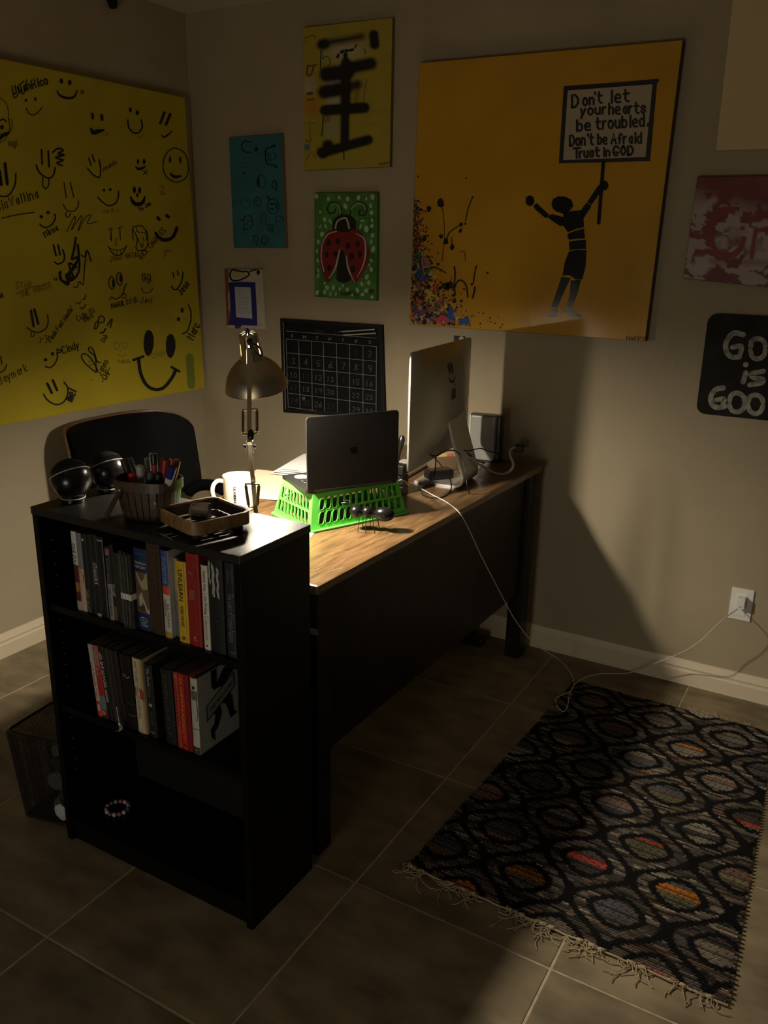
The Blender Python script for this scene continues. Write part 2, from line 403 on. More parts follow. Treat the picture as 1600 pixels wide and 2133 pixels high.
# ------------------------------------------------------------------ books
def book(x0, x1, z0, h, depth, col, label, yf=-1.742, lean=0, marks=None, rough=.45, group=None, soft=True, name='book', bands=None, pagecol=None):
    """spine faces the room; lean shears the top sideways (a leaning book); marks(mb_factory) adds printed lettering"""
    root = empty(name, label, 'book', ((x0+x1)/2, yf+depth/2, z0), group)
    sh = math.tan(math.radians(lean))
    def X(p): return (p[0]+sh*(p[2]-z0), p[1], p[2])
    def bx(mb, a, b):
        k = MB().box(a, b); mb.add([X(p) for p in k.v], k.f)
    T_ = .0012 if soft else .0025; mc = mat('cover', col, rough, var=.08, scale=60)
    c = MB()
    n = 6; w = x1-x0; bul = min(.0022, w*.12)
    sp = [(x0+w*k/n, yf-bul*math.sin(math.pi*k/n)) for k in range(n+1)]
    ring = sp+[(x1, yf+depth), (x1-T_, yf+depth), (x1-T_, yf+T_+.001), (x0+T_, yf+T_+.001), (x0+T_, yf+depth), (x0, yf+depth)]
    vs = [X((*p, z0)) for p in ring]+[X((*p, z0+h)) for p in ring]; N = len(ring)
    fs = [(i, (i+1) % N, (i+1) % N+N, i+N) for i in range(N)]
    c.add(vs, fs)
    for off in (0, N):      # end caps as quads between outer and inner outline
        o_ = off
        c.f += [tuple(i+o_ for i in (n, n+1, n+2, n+3)), tuple(i+o_ for i in (0, n+4, n+5, n+6)), tuple([i+o_ for i in range(n+1)]+[n+3+o_, n+4+o_])]
    cover = c.build('cover', mc, root)
    e = .0005 if soft else .003
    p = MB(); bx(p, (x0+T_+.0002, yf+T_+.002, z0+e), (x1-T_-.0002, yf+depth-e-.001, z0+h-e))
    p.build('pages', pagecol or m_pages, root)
    def S(u, v, lift=.0006):       # u across the spine 0-1, v up the spine 0-1
        k = bul*math.sin(math.pi*min(max(u, 0), 1))
        return X((x0+w*u, yf-k-lift, z0+h*v))
    class Spine:
        def rect(s, u0, v0, u1, v1, c_, lift=.0004, lab=None, nm='printed_band'):
            b = MB(); nu = 4
            a_ = [S(u0+(u1-u0)*k/nu, v0, lift) for k in range(nu+1)]; b_ = [S(u0+(u1-u0)*k/nu, v1, lift) for k in range(nu+1)]
            b.add(a_+b_, [(k, k+1, k+2+nu, k+1+nu) for k in range(nu)])
            b.build(nm, mat('print', c_, rough), cover, lab)
        def down(s, text, u0, u1, v0, v1, c_, lift=.0012, nm='spine_title'):   # reads top to bottom, letter tops to the right
            vs_, fs_ = font_mesh(text); a = np.array(vs_); lo, hi = a.min(0), a.max(0); a = (a-lo)/(hi-lo)
            b = MB(); b.add([S(u0+(u1-u0)*q[1], v0+(v1-v0)*q[0], lift) for q in a], fs_)
            b.build(nm, mat('print', c_, .6), cover, recalc=False)
        def across(s, text, u0, u1, v0, v1, c_, lift=.0012, nm='spine_title'):
            vs_, fs_ = font_mesh(text); a = np.array(vs_); lo, hi = a.min(0), a.max(0); a = (a-lo)/(hi-lo)
            b = MB(); b.add([S(u0+(u1-u0)*q[0], v0+(v1-v0)*q[1], lift) for q in a], fs_)
            b.build(nm, mat('print', c_, .6), cover, recalc=False)
        def shape(s, uv, c_, lift=.0010, nm='printed_shape', lab=None):
            b = MB(); b.poly([S(u_, v_, lift) for u_, v_ in uv]); b.build(nm, mat('print', c_, .6), cover, lab, recalc=False)
        def strokes(s, lines, wd, c_, lift=.0010, nm='printed_marks'):
            b = MB()
            for l in lines:
                Q = [np.array(q, float) for q in l]; L = []; R = []
                for i in range(len(Q)):
                    t_ = Q[min(i+1, len(Q)-1)]-Q[max(i-1, 0)]; t_ = t_*np.array([w, h]); t_ = t_/(np.linalg.norm(t_)+1e-9); q_ = np.array([-t_[1]/w, t_[0]/h])*wd/2
                    L.append(S(*(Q[i]+q_), lift)); R.append(S(*(Q[i]-q_), lift))
                k = len(L); b.add(L+R, [(i, i+1, i+1+k, i+k) for i in range(k-1)])
            b.build(nm, mat('print', c_, .6), cover, recalc=False)
    if marks: marks(Spine())
    return root
def bpx(tl, tr, br, yf=-1.742):
    """spine size from photo pixels of three corners"""
    a, b, c = U(*tl, 'y', yf), U(*tr, 'y', yf), U(*br, 'y', yf); return a, b, c
top_grp, low_grp = 'books on the upper shelf', 'books on the lower shelf'
WHT, BLK, CRM = (.70, .69, .66), (.006, .006, .006), (.66, .60, .46)
SHX = lambda px0, px1, py: (U(px0, py, 'y', -1.742)[0], U(px1, py, 'y', -1.742)[0])
def row(px0, px1, pyb, ztop_px=None, z0=S1, h=None):
    """spine edges read at the foot of the book (photo pixels), top edge pixel gives the height"""
    x0, x1 = SHX(px0, px1, pyb)
    if h is None: h = U((px0+px1)/2-14, ztop_px, 'y', -1.742)[2]-z0
    return x0+.0002, x1-.0002, z0, max(.1, h)
RED, NAVY = (.30, .012, .012), (.012, .035, .11)
def mk(*a): return a
B1 = [
 (row(163, 173, 1275, 1107), .11, WHT, 'thin paperback at far left of the upper shelf, white above and dark red below', lambda s: (s.rect(.02, .12, .98, .58, (.10, .015, .012)), s.rect(.02, 0, .98, .12, (.45, .40, .35)), s.down('ONE ZULUNI', .2, .8, .85, .50, (.06, .05, .05)), s.rect(.1, .24, .9, .36, (.50, .22, .06)))),
 (row(173, 183, 1279, 1110), .11, (.62, .42, .30), 'slim paperback with grey-blue top and peach lower spine', lambda s: (s.rect(.02, .55, .98, 1, (.20, .23, .24)), s.rect(.02, .03, .98, .10, (.55, .5, .45)), s.strokes([[(.3, .53), (.9, .46), (.8, .38)]], .0012, (.12, .06, .04)))),
 (row(183, 193, 1281, 1112), .13, (.010, .016, .011), 'black book lettered DARK VALLEYS low on the spine', lambda s: (s.down('DARK VALLEYS', .2, .8, .30, .02, (.35, .32, .20)), s.shape([(.2, .93), (.5, .95), (.8, .93), (.5, .91)], (.5, .5, .48)))),
 (row(193, 203, 1283, 1113), .12, (.008, .010, .009), 'plain black book left of the one with slanted white capitals', None),
 (row(203, 214, 1286, 1113), .13, (.010, .010, .011), 'black book with one slanted title in white capitals', lambda s: (s.down('ATHANASIUS', .15, .85, .66, .40, WHT), s.rect(.2, .0, .9, .035, (.4, .4, .4)))),
 (row(214, 228, 1289, 1118), .14, (.009, .009, .010), 'black book with a fine pale line down its right edge', lambda s: (s.rect(.9, .02, .95, .95, (.30, .30, .29)), s.rect(.2, .95, .95, .965, (.4, .4, .38)), s.down('VOICES', .3, .6, .75, .45, (.05, .05, .05)))),
 (row(229, 239, 1280, 1137), .11, (.012, .012, .013), 'black and grey paperback with a pink square near the top', lambda s: (s.rect(.1, .88, .9, .97, (.35, .12, .13)), s.rect(.02, .0, .98, .50, (.30, .28, .27)), s.down('TOGIVANS', .2, .8, .85, .52, (.25, .24, .24)), s.down('USED AND ABUSED', .3, .75, .45, .05, (.06, .05, .05)))),
 (row(239, 246, 1284, 1134), .12, (.012, .011, .011), 'black book with white block capitals and a brown foot', lambda s: (s.down('DO A BIT', .1, .9, .49, .33, WHT), s.rect(.05, .02, .95, .20, (.13, .09, .06)))),
 (row(246, 258, 1280, 1150), .12, (.020, .021, .016), 'dark greenish book with faint spine lettering beside the slim white one', lambda s: s.down('THE REVOLUTION', .3, .7, .85, .15, (.07, .065, .04))),
 (row(258, 269, 1279, 1157), .115, (.62, .61, .57), 'slim white paperback left of the banded notebooks', lambda s: s.down('THE SOCIETY OF MERCY', .6, .95, .9, .1, (.12, .12, .11))),
]
for r, d, c_, lb, mk_ in B1: book(*r[:3], r[3], d, c_, lb, group=top_grp, marks=mk_)
# three black notebooks held by a white band
r = row(269, 289, 1302, 1144); nb = empty('notebook_stack', 'bundle of black notebooks held by a white paper band', 'notebooks', ((r[0]+r[1])/2, -1.70, S1))
w3 = (r[1]-r[0])/3
for k in range(3):
    MB().bevbox((r[0]+k*w3+.0006, -1.757+.002*k, S1), (r[0]+(k+1)*w3-.0006, -1.63, S1+r[3]-.003*k), .0012).build('notebook', mat('notebook_cover', (.03, .03, .028), .6, var=.5, scale=70), nb)
MB().box((r[0]-.0002, -1.7585, S1+.072), (r[1]+.0002, -1.629, S1+.086)).build('paper_band', m_white, nb, 'white paper band')
bb = MB()
for x in (.15, .45, .8): bb.box((r[0]+(r[1]-r[0])*x, -1.7592, S1+.01), (r[0]+(r[1]-r[0])*x+.0008, -1.7572, S1+r[3]-.01))
bb.build('page_edges', m_grey, nb)
# church history
def church(s):
    s.rect(.02, .22, .98, .72, (.16, .10, .06), nm='painting'); s.shape([(.1, .70), (.95, .72), (.95, .52), (.55, .51), (.3, .6)], (.42, .36, .19)); s.rect(.02, .5, .98, .53, (.10, .09, .09), .0006)
    s.shape([(.25, .42), (.5, .48), (.62, .40), (.9, .26), (.98, .3), (.99, .22), (.8, .23), (.55, .36), (.4, .3), (.25, .3)], (.50, .44, .34)); s.shape([(.2, .3), (.7, .32), (.6, .24), (.15, .25)], (.06, .05, .04))
    s.across('CHURCH', .08, .92, .815, .845, WHT); s.across('HISTORY', .08, .92, .765, .795, WHT); s.across('The Story', .15, .8, .93, .945, (.2, .3, .5)); s.across('TAN', .28, .78, .05, .085, WHT)
    s.strokes([[(.5+.26*math.cos(a), .13+.034*math.sin(a)) for a in np.linspace(0, 6.29, 18)]], .0012, WHT); s.strokes([[(.5, .15), (.42, .135), (.58, .125), (.5, .11)]], .0015, WHT)
book(*row(290, 316, 1312, 1142), .15, NAVY, 'thick dark blue church history book with a painting on its spine', marks=church, group=top_grp)
book(*row(317, 344, 1331, 1132), .15, (.055, .030, .018), 'thick brown leather-bound book with tooled spine', group=top_grp, soft=False, marks=lambda s: (s.rect(.02, .93, .98, .94, (.10, .06, .03)), s.down('SAINT JOSEPH', .25, .75, .85, .35, (.085, .05, .028)), s.rect(.78, .02, .82, .98, (.03, .015, .01))))
book(*row(346, 360, 1336, 1146), .13, (.62, .61, .55), 'slim paperback, blue top, red label and white lower spine', group=top_grp, marks=lambda s: (s.rect(.02, .60, .98, 1, (.04, .08, .30)), s.rect(.02, .505, .98, .60, (.75, .07, .03)), s.rect(.02, 0, .98, .07, (.55, .33, .06)), s.down('ST WAITING IS OVER', .2, .75, .93, .63, (.30, .45, .75)), s.down('THOUGHTS', .15, .5, .45, .25, (.10, .10, .10)), s.down('Bella Whittaker', .55, .9, .40, .12, (.3, .3, .28))))
book(*row(361, 375, 1330, 1166), .12, (.42, .36, .22), 'beige paperback fading to blue-grey, set back left of the yellow book', yf=-1.728, group=top_grp, marks=lambda s: (s.rect(.02, 0, .98, .48, (.16, .17, .24)), s.rect(.02, .48, .98, .58, (.28, .26, .23)), s.down('WONDERS', .6, .95, .8, .5, (.2, .17, .1))))
book(*row(376, 396, 1346, 1168), .14, (.72, .47, .03), 'bright yellow book lettered UNLEARN', group=top_grp, soft=False, marks=lambda s: (s.down('UNLEARN', .22, .66, .90, .52, (.03, .02, .01)), s.down('HUMBLE THE POET', .3, .62, .46, .20, (.10, .06, .01)), s.rect(.80, 0, .83, 1, (.30, .17, .01)), s.strokes([[(.5+.16*math.cos(a), .06+.018*math.sin(a)) for a in np.linspace(0, 6.29, 14)], [(.42, .05), (.58, .07)]], .0016, (.03, .02, .01))))
book(*row(397, 423, 1354, 1152), .15, (.33, .018, .014), 'tall dark red hardback beside the yellow book', group=top_grp, soft=False, marks=lambda s: (s.rect(.76, 0, .78, 1, (.06, .004, .004)), s.across('The', .25, .45, .80, .812, (.6, .35, .33)), s.across('ROUTE', .2, .6, .78, .795, (.6, .35, .33)), *[s.across(w_, .22, .62, v_, v_+.016, (.6, .35, .33)) for w_, v_ in (('YOUR', .60), ('FAITH', .578), ('AND', .556), ('YOUR', .534), ('SOUL', .512))], s.shape([(.42, .10), (.52, .13), (.5, .10), (.6, .10), (.5, .085)], (.7, .5, .48)), s.across('THRESH', .32, .7, .068, .078, (.5, .3, .28))))
book(*row(427, 440, 1359, 1176), .12, (.68, .66, .58), 'slim cream book lettered On Writing', group=top_grp, marks=lambda s: (s.down('Stephen King  |  On Writing  |', .3, .78, .94, .40, (.16, .15, .13)), s.down('A MEMOIR OF THE CRAFT', .35, .65, .37, .12, (.35, .3, .27)), s.shape([(.4, .05), (.55, .07), (.65, .05), (.5, .035)], (.05, .05, .05))))
sc_ = [[(x+.03*math.sin(k*2.1+x*9), v1-(v1-v0)*k/7) for k in range(8)] for x, v0, v1 in ((.10, .74, .96), (.16, .72, .95), (.34, .62, .95), (.40, .60, .93), (.46, .60, .92), (.66, .60, .91), (.72, .59, .9))]
book(*row(441, 471, 1363, 1161), .15, (.012, .013, .013), 'thick black book with its spine scuffed white', group=top_grp, soft=False, marks=lambda s: (s.strokes(sc_, .0030, (.38, .38, .36), nm='scuff_marks'), s.shape([(.5, .35), (.54, .355), (.53, .34)], (.4, .4, .4))))
book(*row(475, 497, 1371, 1171), .15, (.014, .020, .030), 'dark navy book lettered The Laws of Human Nature', group=top_grp, soft=False, marks=lambda s: (s.down('Greene', .30, .55, .93, .80, (.16, .17, .19)), s.down('Robert', .65, .85, .93, .80, (.12, .13, .15)), s.down('The Laws of Human Nature', .28, .82, .69, .17, (.20, .21, .23)), s.across('VIKING', .3, .9, .055, .068, (.3, .3, .32))))
# lower shelf
LN = -4.0
def row2(px0, px1, pyb, tpx, tpy): 
    x0, x1 = SHX(px0, px1, pyb); h = U(tpx, tpy, 'y', -1.742)[2]-S2; return x0+.0003, x1-.0003, S2, h
L2 = [
 (row2(205, 213, 1490, 182, 1340), .11, (.62, .50, .45), 'cream paperback with pink foot leaning at far left of the lower shelf', -4.6, lambda s: (s.rect(.02, .0, .98, .22, (.60, .06, .05)), s.rect(.2, .08, .85, .17, (.65, .5, .48)), s.rect(.02, .75, .98, 1, (.48, .46, .38)), s.down('Jodi Picoult Tales', .2, .85, .75, .25, (.50, .10, .07)))),
 (row2(214, 226, 1498, 196, 1343), .12, (.42, .025, .018), 'red paperback with pink flowers and blue band leaning on the lower shelf', -4.6, lambda s: (s.rect(.02, .72, .98, 1, (.35, .16, .15)), s.rect(.02, .12, .98, .32, (.14, .20, .28)), s.rect(.02, .0, .98, .12, (.05, .02, .03)), s.shape(list(zip(*[(.5+.35*np.cos(np.linspace(0, 6, 14))), (.08+.04*np.sin(np.linspace(0, 6, 14)))])), (.55, .15, .05)), s.down('The Forest', .3, .7, .95, .74, (.6, .4, .38)), s.down('For Us', .3, .8, .70, .60, (.6, .5, .5)))),
 (row2(227, 237, 1503, 216, 1347), .13, (.011, .010, .010), 'leaning black book with white capitals and a pinkish round emblem', -4.6, lambda s: (s.down('THE HUNGER GAMES', .25, .75, .80, .25, WHT), s.shape(list(zip(*[(.35+.38*np.cos(np.linspace(0, 6, 16))), (.86+.055*np.sin(np.linspace(0, 6, 16)))])), (.32, .19, .18)), s.shape([(.1, .78), (.4, .79), (.4, .76), (.1, .755)], (.8, .72, .66)), s.shape([(.05, .66), (.3, .68), (.32, .63), (.1, .61)], (.5, .5, .35)))),
 (row2(238, 248, 1510, 228, 1352), .13, (.020, .015, .012), 'dark brown book with a worn pale edge, left of a plain brown one', -4.6, lambda s: s.rect(.55, .02, .72, .98, (.06, .045, .035))),
 (row2(249, 266, 1516, 244, 1357), .13, (.018, .012, .010), 'dark brown leather book with rounded spine', -4.6, lambda s: s.rect(.2, .02, .4, .98, (.05, .036, .028))),
 (row2(267, 289, 1524, 262, 1364), .14, (.006, .005, .005), 'thick black book with a small pale scrawl, left of the cream one', -3.0, lambda s: (s.strokes([[(.2, .72), (.35, .75), (.3, .70), (.55, .74), (.5, .69), (.8, .72)]], .0022, (.34, .33, .30)), s.rect(.3, .19, .98, .196, (.25, .16, .13)), s.rect(.3, .35, .98, .353, (.25, .14, .12)))),
 (row2(290, 309, 1534, 280, 1370), .14, (.58, .49, .33), 'cream and gold paperback with a dark red patch mid-spine', -1.4, lambda s: (s.rect(.20, .06, .58, 1, (.66, .60, .46)), s.rect(.80, .35, .99, 1, (.40, .30, .05)), s.rect(.80, 0, .99, .35, (.42, .25, .12)), s.shape([(.6, .62), (.98, .58), (.98, .45), (.6, .48)], (.30, .05, .03)), s.shape([(.02, .62), (.2, .6), (.2, .5), (.02, .48)], (.30, .05, .03)), s.down("WHAT TO EXPECT WHEN YOU'RE EXPECTING", .27, .52, .97, .20, (.22, .18, .12)))),
 (row2(314, 330, 1544, 305, 1383), .13, (.013, .014, .015), 'black paperback with a two-tone grey title right of the cream and gold one', -1.6, lambda s: (s.down('Fifty Shades', .3, .72, .95, .70, (.40, .40, .39)), s.down('Darker', .3, .72, .68, .55, (.17, .17, .17)), s.down('E L James', .4, .7, .35, .18, (.12, .12, .12)), s.rect(.3, .43, .7, .47, (.35, .35, .34)), s.strokes([[(.5+.2*math.cos(a), .07+.012*math.sin(a)) for a in np.linspace(0, 6.29, 14)]], .0010, (.4, .4, .4)))),
 (row2(348, 370, 1556, 338, 1391), .13, (.013, .014, .015), 'black book with smudged silver title left of the slim red one', -1.6, lambda s: s.down('IS GREEN LIGHTS OUT', .3, .62, .93, .12, (.09, .09, .088))),
 (row2(372, 381, 1557, 363, 1399), .12, (.42, .05, .035), 'slim faded red book left of the bright red one', -1.2, lambda s: (s.down('DISTURBING THE PEACE', .35, .7, .82, .3, (.20, .02, .015)), s.rect(.2, .93, .9, .97, (.45, .12, .1)))),
 (row2(382, 402, 1562, 378, 1403), .13, (.55, .028, .012), 'bright red book lettered SUPERMARKET in orange', -1.0, lambda s: (s.rect(.58, 0, .99, 1, (.18, .008, .006)), s.down('SUPERMARKET', .14, .48, .95, .14, (.75, .24, .04)), s.rect(.2, .045, .42, .075, (.12, .01, .01)))),
]
for r, d, c_, lb, ln, mk_ in L2: book(*r[:3], r[3], d, c_, lb, group=low_grp, marks=mk_, lean=ln)
# last book with its cover turned into view
r = row2(404, 418, 1565, 401, 1412)
def lastspine(s):
    s.rect(.02, 0, .98, .10, (.05, .05, .045)); s.rect(.1, .72, .98, .84, (.14, .14, .12)); s.rect(.3, .86, .7, .9, (.03, .03, .03)); s.strokes([[(.5, .84), (.2, .78), (.6, .74), (.9, .8)], [(.85, .72), (.95, .55), (.8, .45)]], .0015, (.05, .05, .04)); s.rect(.1, .335, .95, .345, (.1, .1, .09)); s.shape([(.4, .06), (.7, .065), (.6, .05)], (.6, .6, .55))
lb_ = book(*r, .150, (.50, .49, .43), 'pale grey hardback at the right end, a black running figure on its cover', group=low_grp, marks=lastspine, soft=False)
x1 = r[1]+.0006; z0 = S2
def cov(u, v): return (x1, -1.742+.150*u, z0+r[3]*v)      # u into the shelf, v up
cb = MB()
for q in ([(.30, 1.0), (.42, .99), (.42, .80), (.36, .72), (.30, .80)], [(.36, .74), (.55, .92), (.72, .99), (.86, .95), (.86, .86), (.55, .72)],
          [(.30, .45), (.46, .53), (.50, .36), (.40, .22), (.32, .17), (.33, .06), (.25, .14), (.24, .24), (.33, .30), (.36, .40)], [(.46, .53), (.66, .62), (.76, .50), (.78, .30), (.86, .24), (.70, .22), (.66, .34), (.60, .46)],
          [(.98, .40), (.90, .30), (.92, .20), (.99, .18)]): cb.poly([cov(*p) for p in q])
for k in range(16):
    a = .25+k*.16; c0 = np.array([.34+.03*k/2, .52+.012*k]); d = np.array([-math.cos(a)*.12, math.sin(a)*.10 if k > 8 else -math.sin(a)*.14])
    e = np.array([.006, .004]); cb.poly([cov(*(c0-e)), cov(*(c0+e)), cov(*(c0+d))])
cb.build('cover_figure', m_ink, lb_, 'black running figure printed on the cover', recalc=False)
q = MB(); q.poly([(p[0]+.0004, p[1], p[2]) for p in (cov(.18, .58), cov(.80, .80), cov(.80, .62), cov(.18, .40))]); q.build('cover_banner', mat('banner', (.36, .35, .30), .6), lb_, recalc=False)
q = MB()
for a, b in (((.17, .59), (.17, .385)), ((.17, .39), (.81, .615)), ((.81, .615), (.81, .81)), ((.17, .585), (.81, .81))):
    a = np.array(a); b = np.array(b); n_ = unit([-(b-a)[1], (b-a)[0]])*.008; q.poly([(x1+.0007, *cov(*p)[1:]) for p in (a-n_, b-n_, b+n_, a+n_)])
font_on(q, 'THIS WAY HOME', (x1+.0007, -1.742+.150*.24, z0+r[3]*.47), unit((0, .150*.62, r[3]*.22)), (0, 0, 1), .085, .012)
q.build('banner_lettering', m_ink, lb_, recalc=False)
# bookmark hanging out of the lower row
bk = empty('bookmark', 'silver metal bookmark with a bent tip hanging out between the brown books', 'bookmark', (1.245, -1.752, S2+.02))
q = [U(*p, 'y', -1.762) for p in ((243, 1472), (246, 1492), (249, 1506))]; q2 = [U(252, 1512, 'y', -1.764), U(252, 1519, 'z', S2+.004), U(240, 1527, 'z', S2+.003), U(231, 1530, 'z', S2+.003)]
q2 = [np.array([p[0], max(p[1], -1.775), p[2]]) for p in q2]
MB().tube(q, .0012, 6).build('chain', m_silver, bk)
MB().ball(U(249, 1509, 'y', -1.763), (.0045, .002, .0045), 12, 8).build('charm', m_ring, bk)
rb = MB(); wv = np.array([.004, .002, 0])
rb.add([p-wv for p in q2]+[p+wv for p in q2]+[p-wv+(0, 0, .0008) for p in q2]+[p+wv+(0, 0, .0008) for p in q2], [f for i in range(3) for f in ((i, i+1, i+5, i+4), (i+8, i+9, i+13, i+12), (i, i+1, i+9, i+8), (i+4, i+5, i+13, i+12))])
rb.build('metal_tab', m_silver, bk)
# bead bracelet lying flat on the bottom shelf
c0 = U(245, 1683, 'z', S3+.006)
br = empty('bead_bracelet', 'small bracelet of pink, teal and pale grey beads on the bottom shelf', 'bracelet', (c0[0], c0[1], S3))
bcol = {'p': (.40, .10, .13), 'w': (.42, .46, .48), 't': (.14, .38, .33), 'd': (.10, .12, .13)}
bm_ = {k: mat('bead', v, .3) for k, v in bcol.items()}
for k, ch in enumerate('dwpwptpwpwdwpw'):
    a = 2*math.pi*k/14+.3
    MB().ball((c0[0]+.0285*math.cos(a), c0[1]+.0285*math.sin(a), S3+.0062), .0062, 12, 8).build('bead', bm_[ch], br, smooth=True)

# ------------------------------------------------------------------ on top of the bookcase
def speaker(c, R, label):
    z0 = KH; c = np.array([c[0], c[1], z0+.012+R*.93])
    o = empty('ball_speaker', label, 'speaker', (c[0], c[1], z0), 'black ball speakers on the bookcase')
    MB().ball(c, R, 40, 26).build('body', m_blackm, o, smooth=True)
    back = unit([fw[0], fw[1], 0]); side = unit(np.cross(fw, (0, 0, 1)))
    n = unit(np.array([0, 0, 1])*.86-side*.38+back*.33)
    off = .26*R; rr = math.sqrt(R*R-off*off); a = unit(np.cross(n, (0, 1, 0))); b = np.cross(n, a)
    MB().tube([c+n*off+(a*math.cos(t)+b*math.sin(t))*(rr+.0003) for t in np.linspace(0, 2*math.pi, 49)[:-1]], .0011, 6, True).build('white_ring', m_ring, o, 'thin white ring')
    off2 = .52*R; prof = []
    for t in np.linspace(0, math.acos(off2/R), 10): prof.append(((R+.0008)*math.sin(t), (R+.0008)*math.cos(t)))
    MB().lathe(prof, c, n, 36).build('grille', m_matte, o, 'matte black speaker grille', smooth=True)
    MB().lathe([(0, 0), (.0285, 0), (.0285, .010), (.0275, .012), (.0265, .034), (0, .034)], (c[0], c[1], z0), n=32).build('base', m_blackm, o, smooth=True)
    MB().lathe([(.0287, .0108), (.0291, .0115), (.0287, .0125), (.0270, .0125)], (c[0], c[1], z0), n=32).build('base_ring', m_ring, o, 'thin white ring round the base')
speaker((1.094, -1.680), .0475, 'black ball speaker at the left front of the bookcase top')
speaker((1.096, -1.570), .0455, 'black ball speaker behind, partly hidden by the marker basket')

def rrect(cx, cy, a, b, r, n=6, rot=0):
    out = []
    for sx, sy, t0 in ((1, 1, 0), (-1, 1, .5), (-1, -1, 1), (1, -1, 1.5)):
        for k in range(n+1):
            t = (t0+.5*k/n)*math.pi; x = sx*(a-r)+r*math.cos(t); y = sy*(b-r)+r*math.sin(t)
            out.append((cx+x*math.cos(rot)-y*math.sin(rot), cy+x*math.sin(rot)+y*math.cos(rot)))
    return out
def ringwall(mb, outer, inner, z0, z1, flare=0, ctr=None):
    n = len(outer); vs = []
    for L, zz in ((outer, z0), (outer, z1), (inner, z1), (inner, z0)): vs += [(p[0], p[1], zz) for p in L]
    mb.add(vs, [(i+k*n, (i+1) % n+k*n, (i+1) % n+((k+1) % 4)*n, i+((k+1) % 4)*n) for k in range(4) for i in range(n)])

# woven basket of markers
bk = U(303, 1082, 'z', KH); BX, BY, BR = bk[0]-.006, -1.665, .28
wb = empty('marker_basket', 'oval wooden slat basket full of markers on the bookcase', 'basket', (BX, BY, KH))
RA, RB = .072, .052; BHT = .092
def bel(t, s=1.0): 
    x, y = RA*s*math.cos(t), RB*s*math.sin(t)
    # squarish oval
    k = (abs(math.cos(t))**3+abs(math.sin(t))**3)**(-1/3.0); x, y = RA*s*k*math.cos(t), RB*s*k*math.sin(t)
    return np.array([BX+x*math.cos(BR)-y*math.sin(BR), BY+x*math.sin(BR)+y*math.cos(BR)])
N_ = 26
for k in range(N_):
    t0, t1 = 2*math.pi*(k+.06)/N_, 2*math.pi*(k+.90)/N_; mb = MB(); st = []
    for z, s_ in ((0, .80), (.03, .90), (.065, .965), (BHT-.006, .985)):
        for tt in (t0, t1): st.append((*bel(tt, s_), KH+.002+z)); 
    for z, s_ in ((0, .78), (.03, .88), (.065, .945), (BHT-.006, .965)):
        for tt in (t0, t1): st.append((*bel(tt, s_), KH+.002+z))
    fs = []
    for i in range(3): fs += [(2*i, 2*i+1, 2*i+3, 2*i+2), (8+2*i, 8+2*i+1, 8+2*i+3, 8+2*i+2), (2*i, 2*i+2, 10+2*i, 8+2*i), (2*i+1, 2*i+3, 11+2*i, 9+2*i)]
    mb.add(st, fs+[(0, 1, 9, 8), (6, 7, 15, 14)]); mb.build('slat', m_basketw, wb)
T48 = [2*math.pi*k/48 for k in range(48)]
mb = MB(); ringwall(mb, [bel(t, 1.03) for t in T48], [bel(t, .985) for t in T48], KH+BHT-.022, KH+BHT); mb.build('rim_band', m_basketw, wb)
mb = MB(); mb.prism([(*bel(t, .80), KH+.0005) for t in T48], (0, 0, .004)); mb.build('bottom', m_basketw, wb)
# folded handle strap with its rivet
hp = [U(252, 1021, 'y', BY-.058), U(228, 1068, 'y', BY-.075)]
d_ = unit(hp[1]-hp[0]); nrm = unit([-.45, -1, 0]); sd = np.cross(d_, nrm)*.009
mb = MB(); a_, b_ = hp[0]-d_*.010, hp[1]+d_*.012
b_[2] = max(b_[2], KH+.012)
mb.prism([a_-sd, a_+sd, b_+sd, b_-sd], nrm*.003); mb.build('handle', m_basketw, wb)
MB().ball(hp[0]+nrm*.0035, (.004, .003, .004), 12, 8).build('rivet', m_silver, wb, 'small metal rivet')
MB().tube([hp[0]-nrm*.020, hp[0]+nrm*.003], .0022, 6).build('rivet_pin', m_silver, wb)
q = MB(); o_ = U(322, 1052, 'y', BY-.060); font_on(q, 'N', o_, (.9, .15, .25), (-.2, 0, 1), .005, .006)
q.build('stamped_mark', m_ring, wb, 'tiny pale stamped mark', recalc=False)
# markers: top pixel, foot offset in the basket, radius, colours
def marker(px, py, dy, foot, r, body, cap, label, capl=.035, tip=None, caphex=False, name='marker'):
    T = U(px, py, 'y', BY+dy); Fo = np.array([BX+foot[0], BY+foot[1], KH+.008]); d = unit(T-Fo); L = np.linalg.norm(T-Fo)
    o = empty(name, label, 'marker', Fo, 'markers and pens in the wooden basket')
    MB().lathe([(0, 0), (r*.9, .0005), (r*.92, L-capl), (0, L-capl)], Fo, d, 14).build('barrel', mat('barrel', body, .4), o, smooth=True)
    c = [(0, L-capl), (r, L-capl), (r, L-.006), (r*.94, L-.002), (r*.62, L), (0, L-.001)]
    cpo = MB().lathe(c, Fo, d, 14).build('cap', mat('cap', cap, .35), o, smooth=True)
    if tip: MB().lathe([(0, L-.0008), (r*.5, L-.0008), (r*.5, L+.001), (0, L+.001)], Fo, d, 12).build('cap_end', mat('cap_end', tip, .4), cpo)
    return o, Fo, d, L
marker(274, 985, -.024, (-.022, -.008), .0088, (.55, .53, .5), (.62, .02, .012), 'marker with a bright red cap tilted left in the basket', .030, (.2, .01, .01))
marker(291, 969, -.020, (-.012, -.006), .0092, (.25, .25, .25), (.42, .40, .36), 'marker with a pale grey cap behind the red-capped one', .022, (.5, .48, .44))
marker(258, 955, .000, (-.034, .004), .0100, (.02, .02, .018), (.030, .028, .024), 'fat dark charcoal marker at the left of the basket', .06)
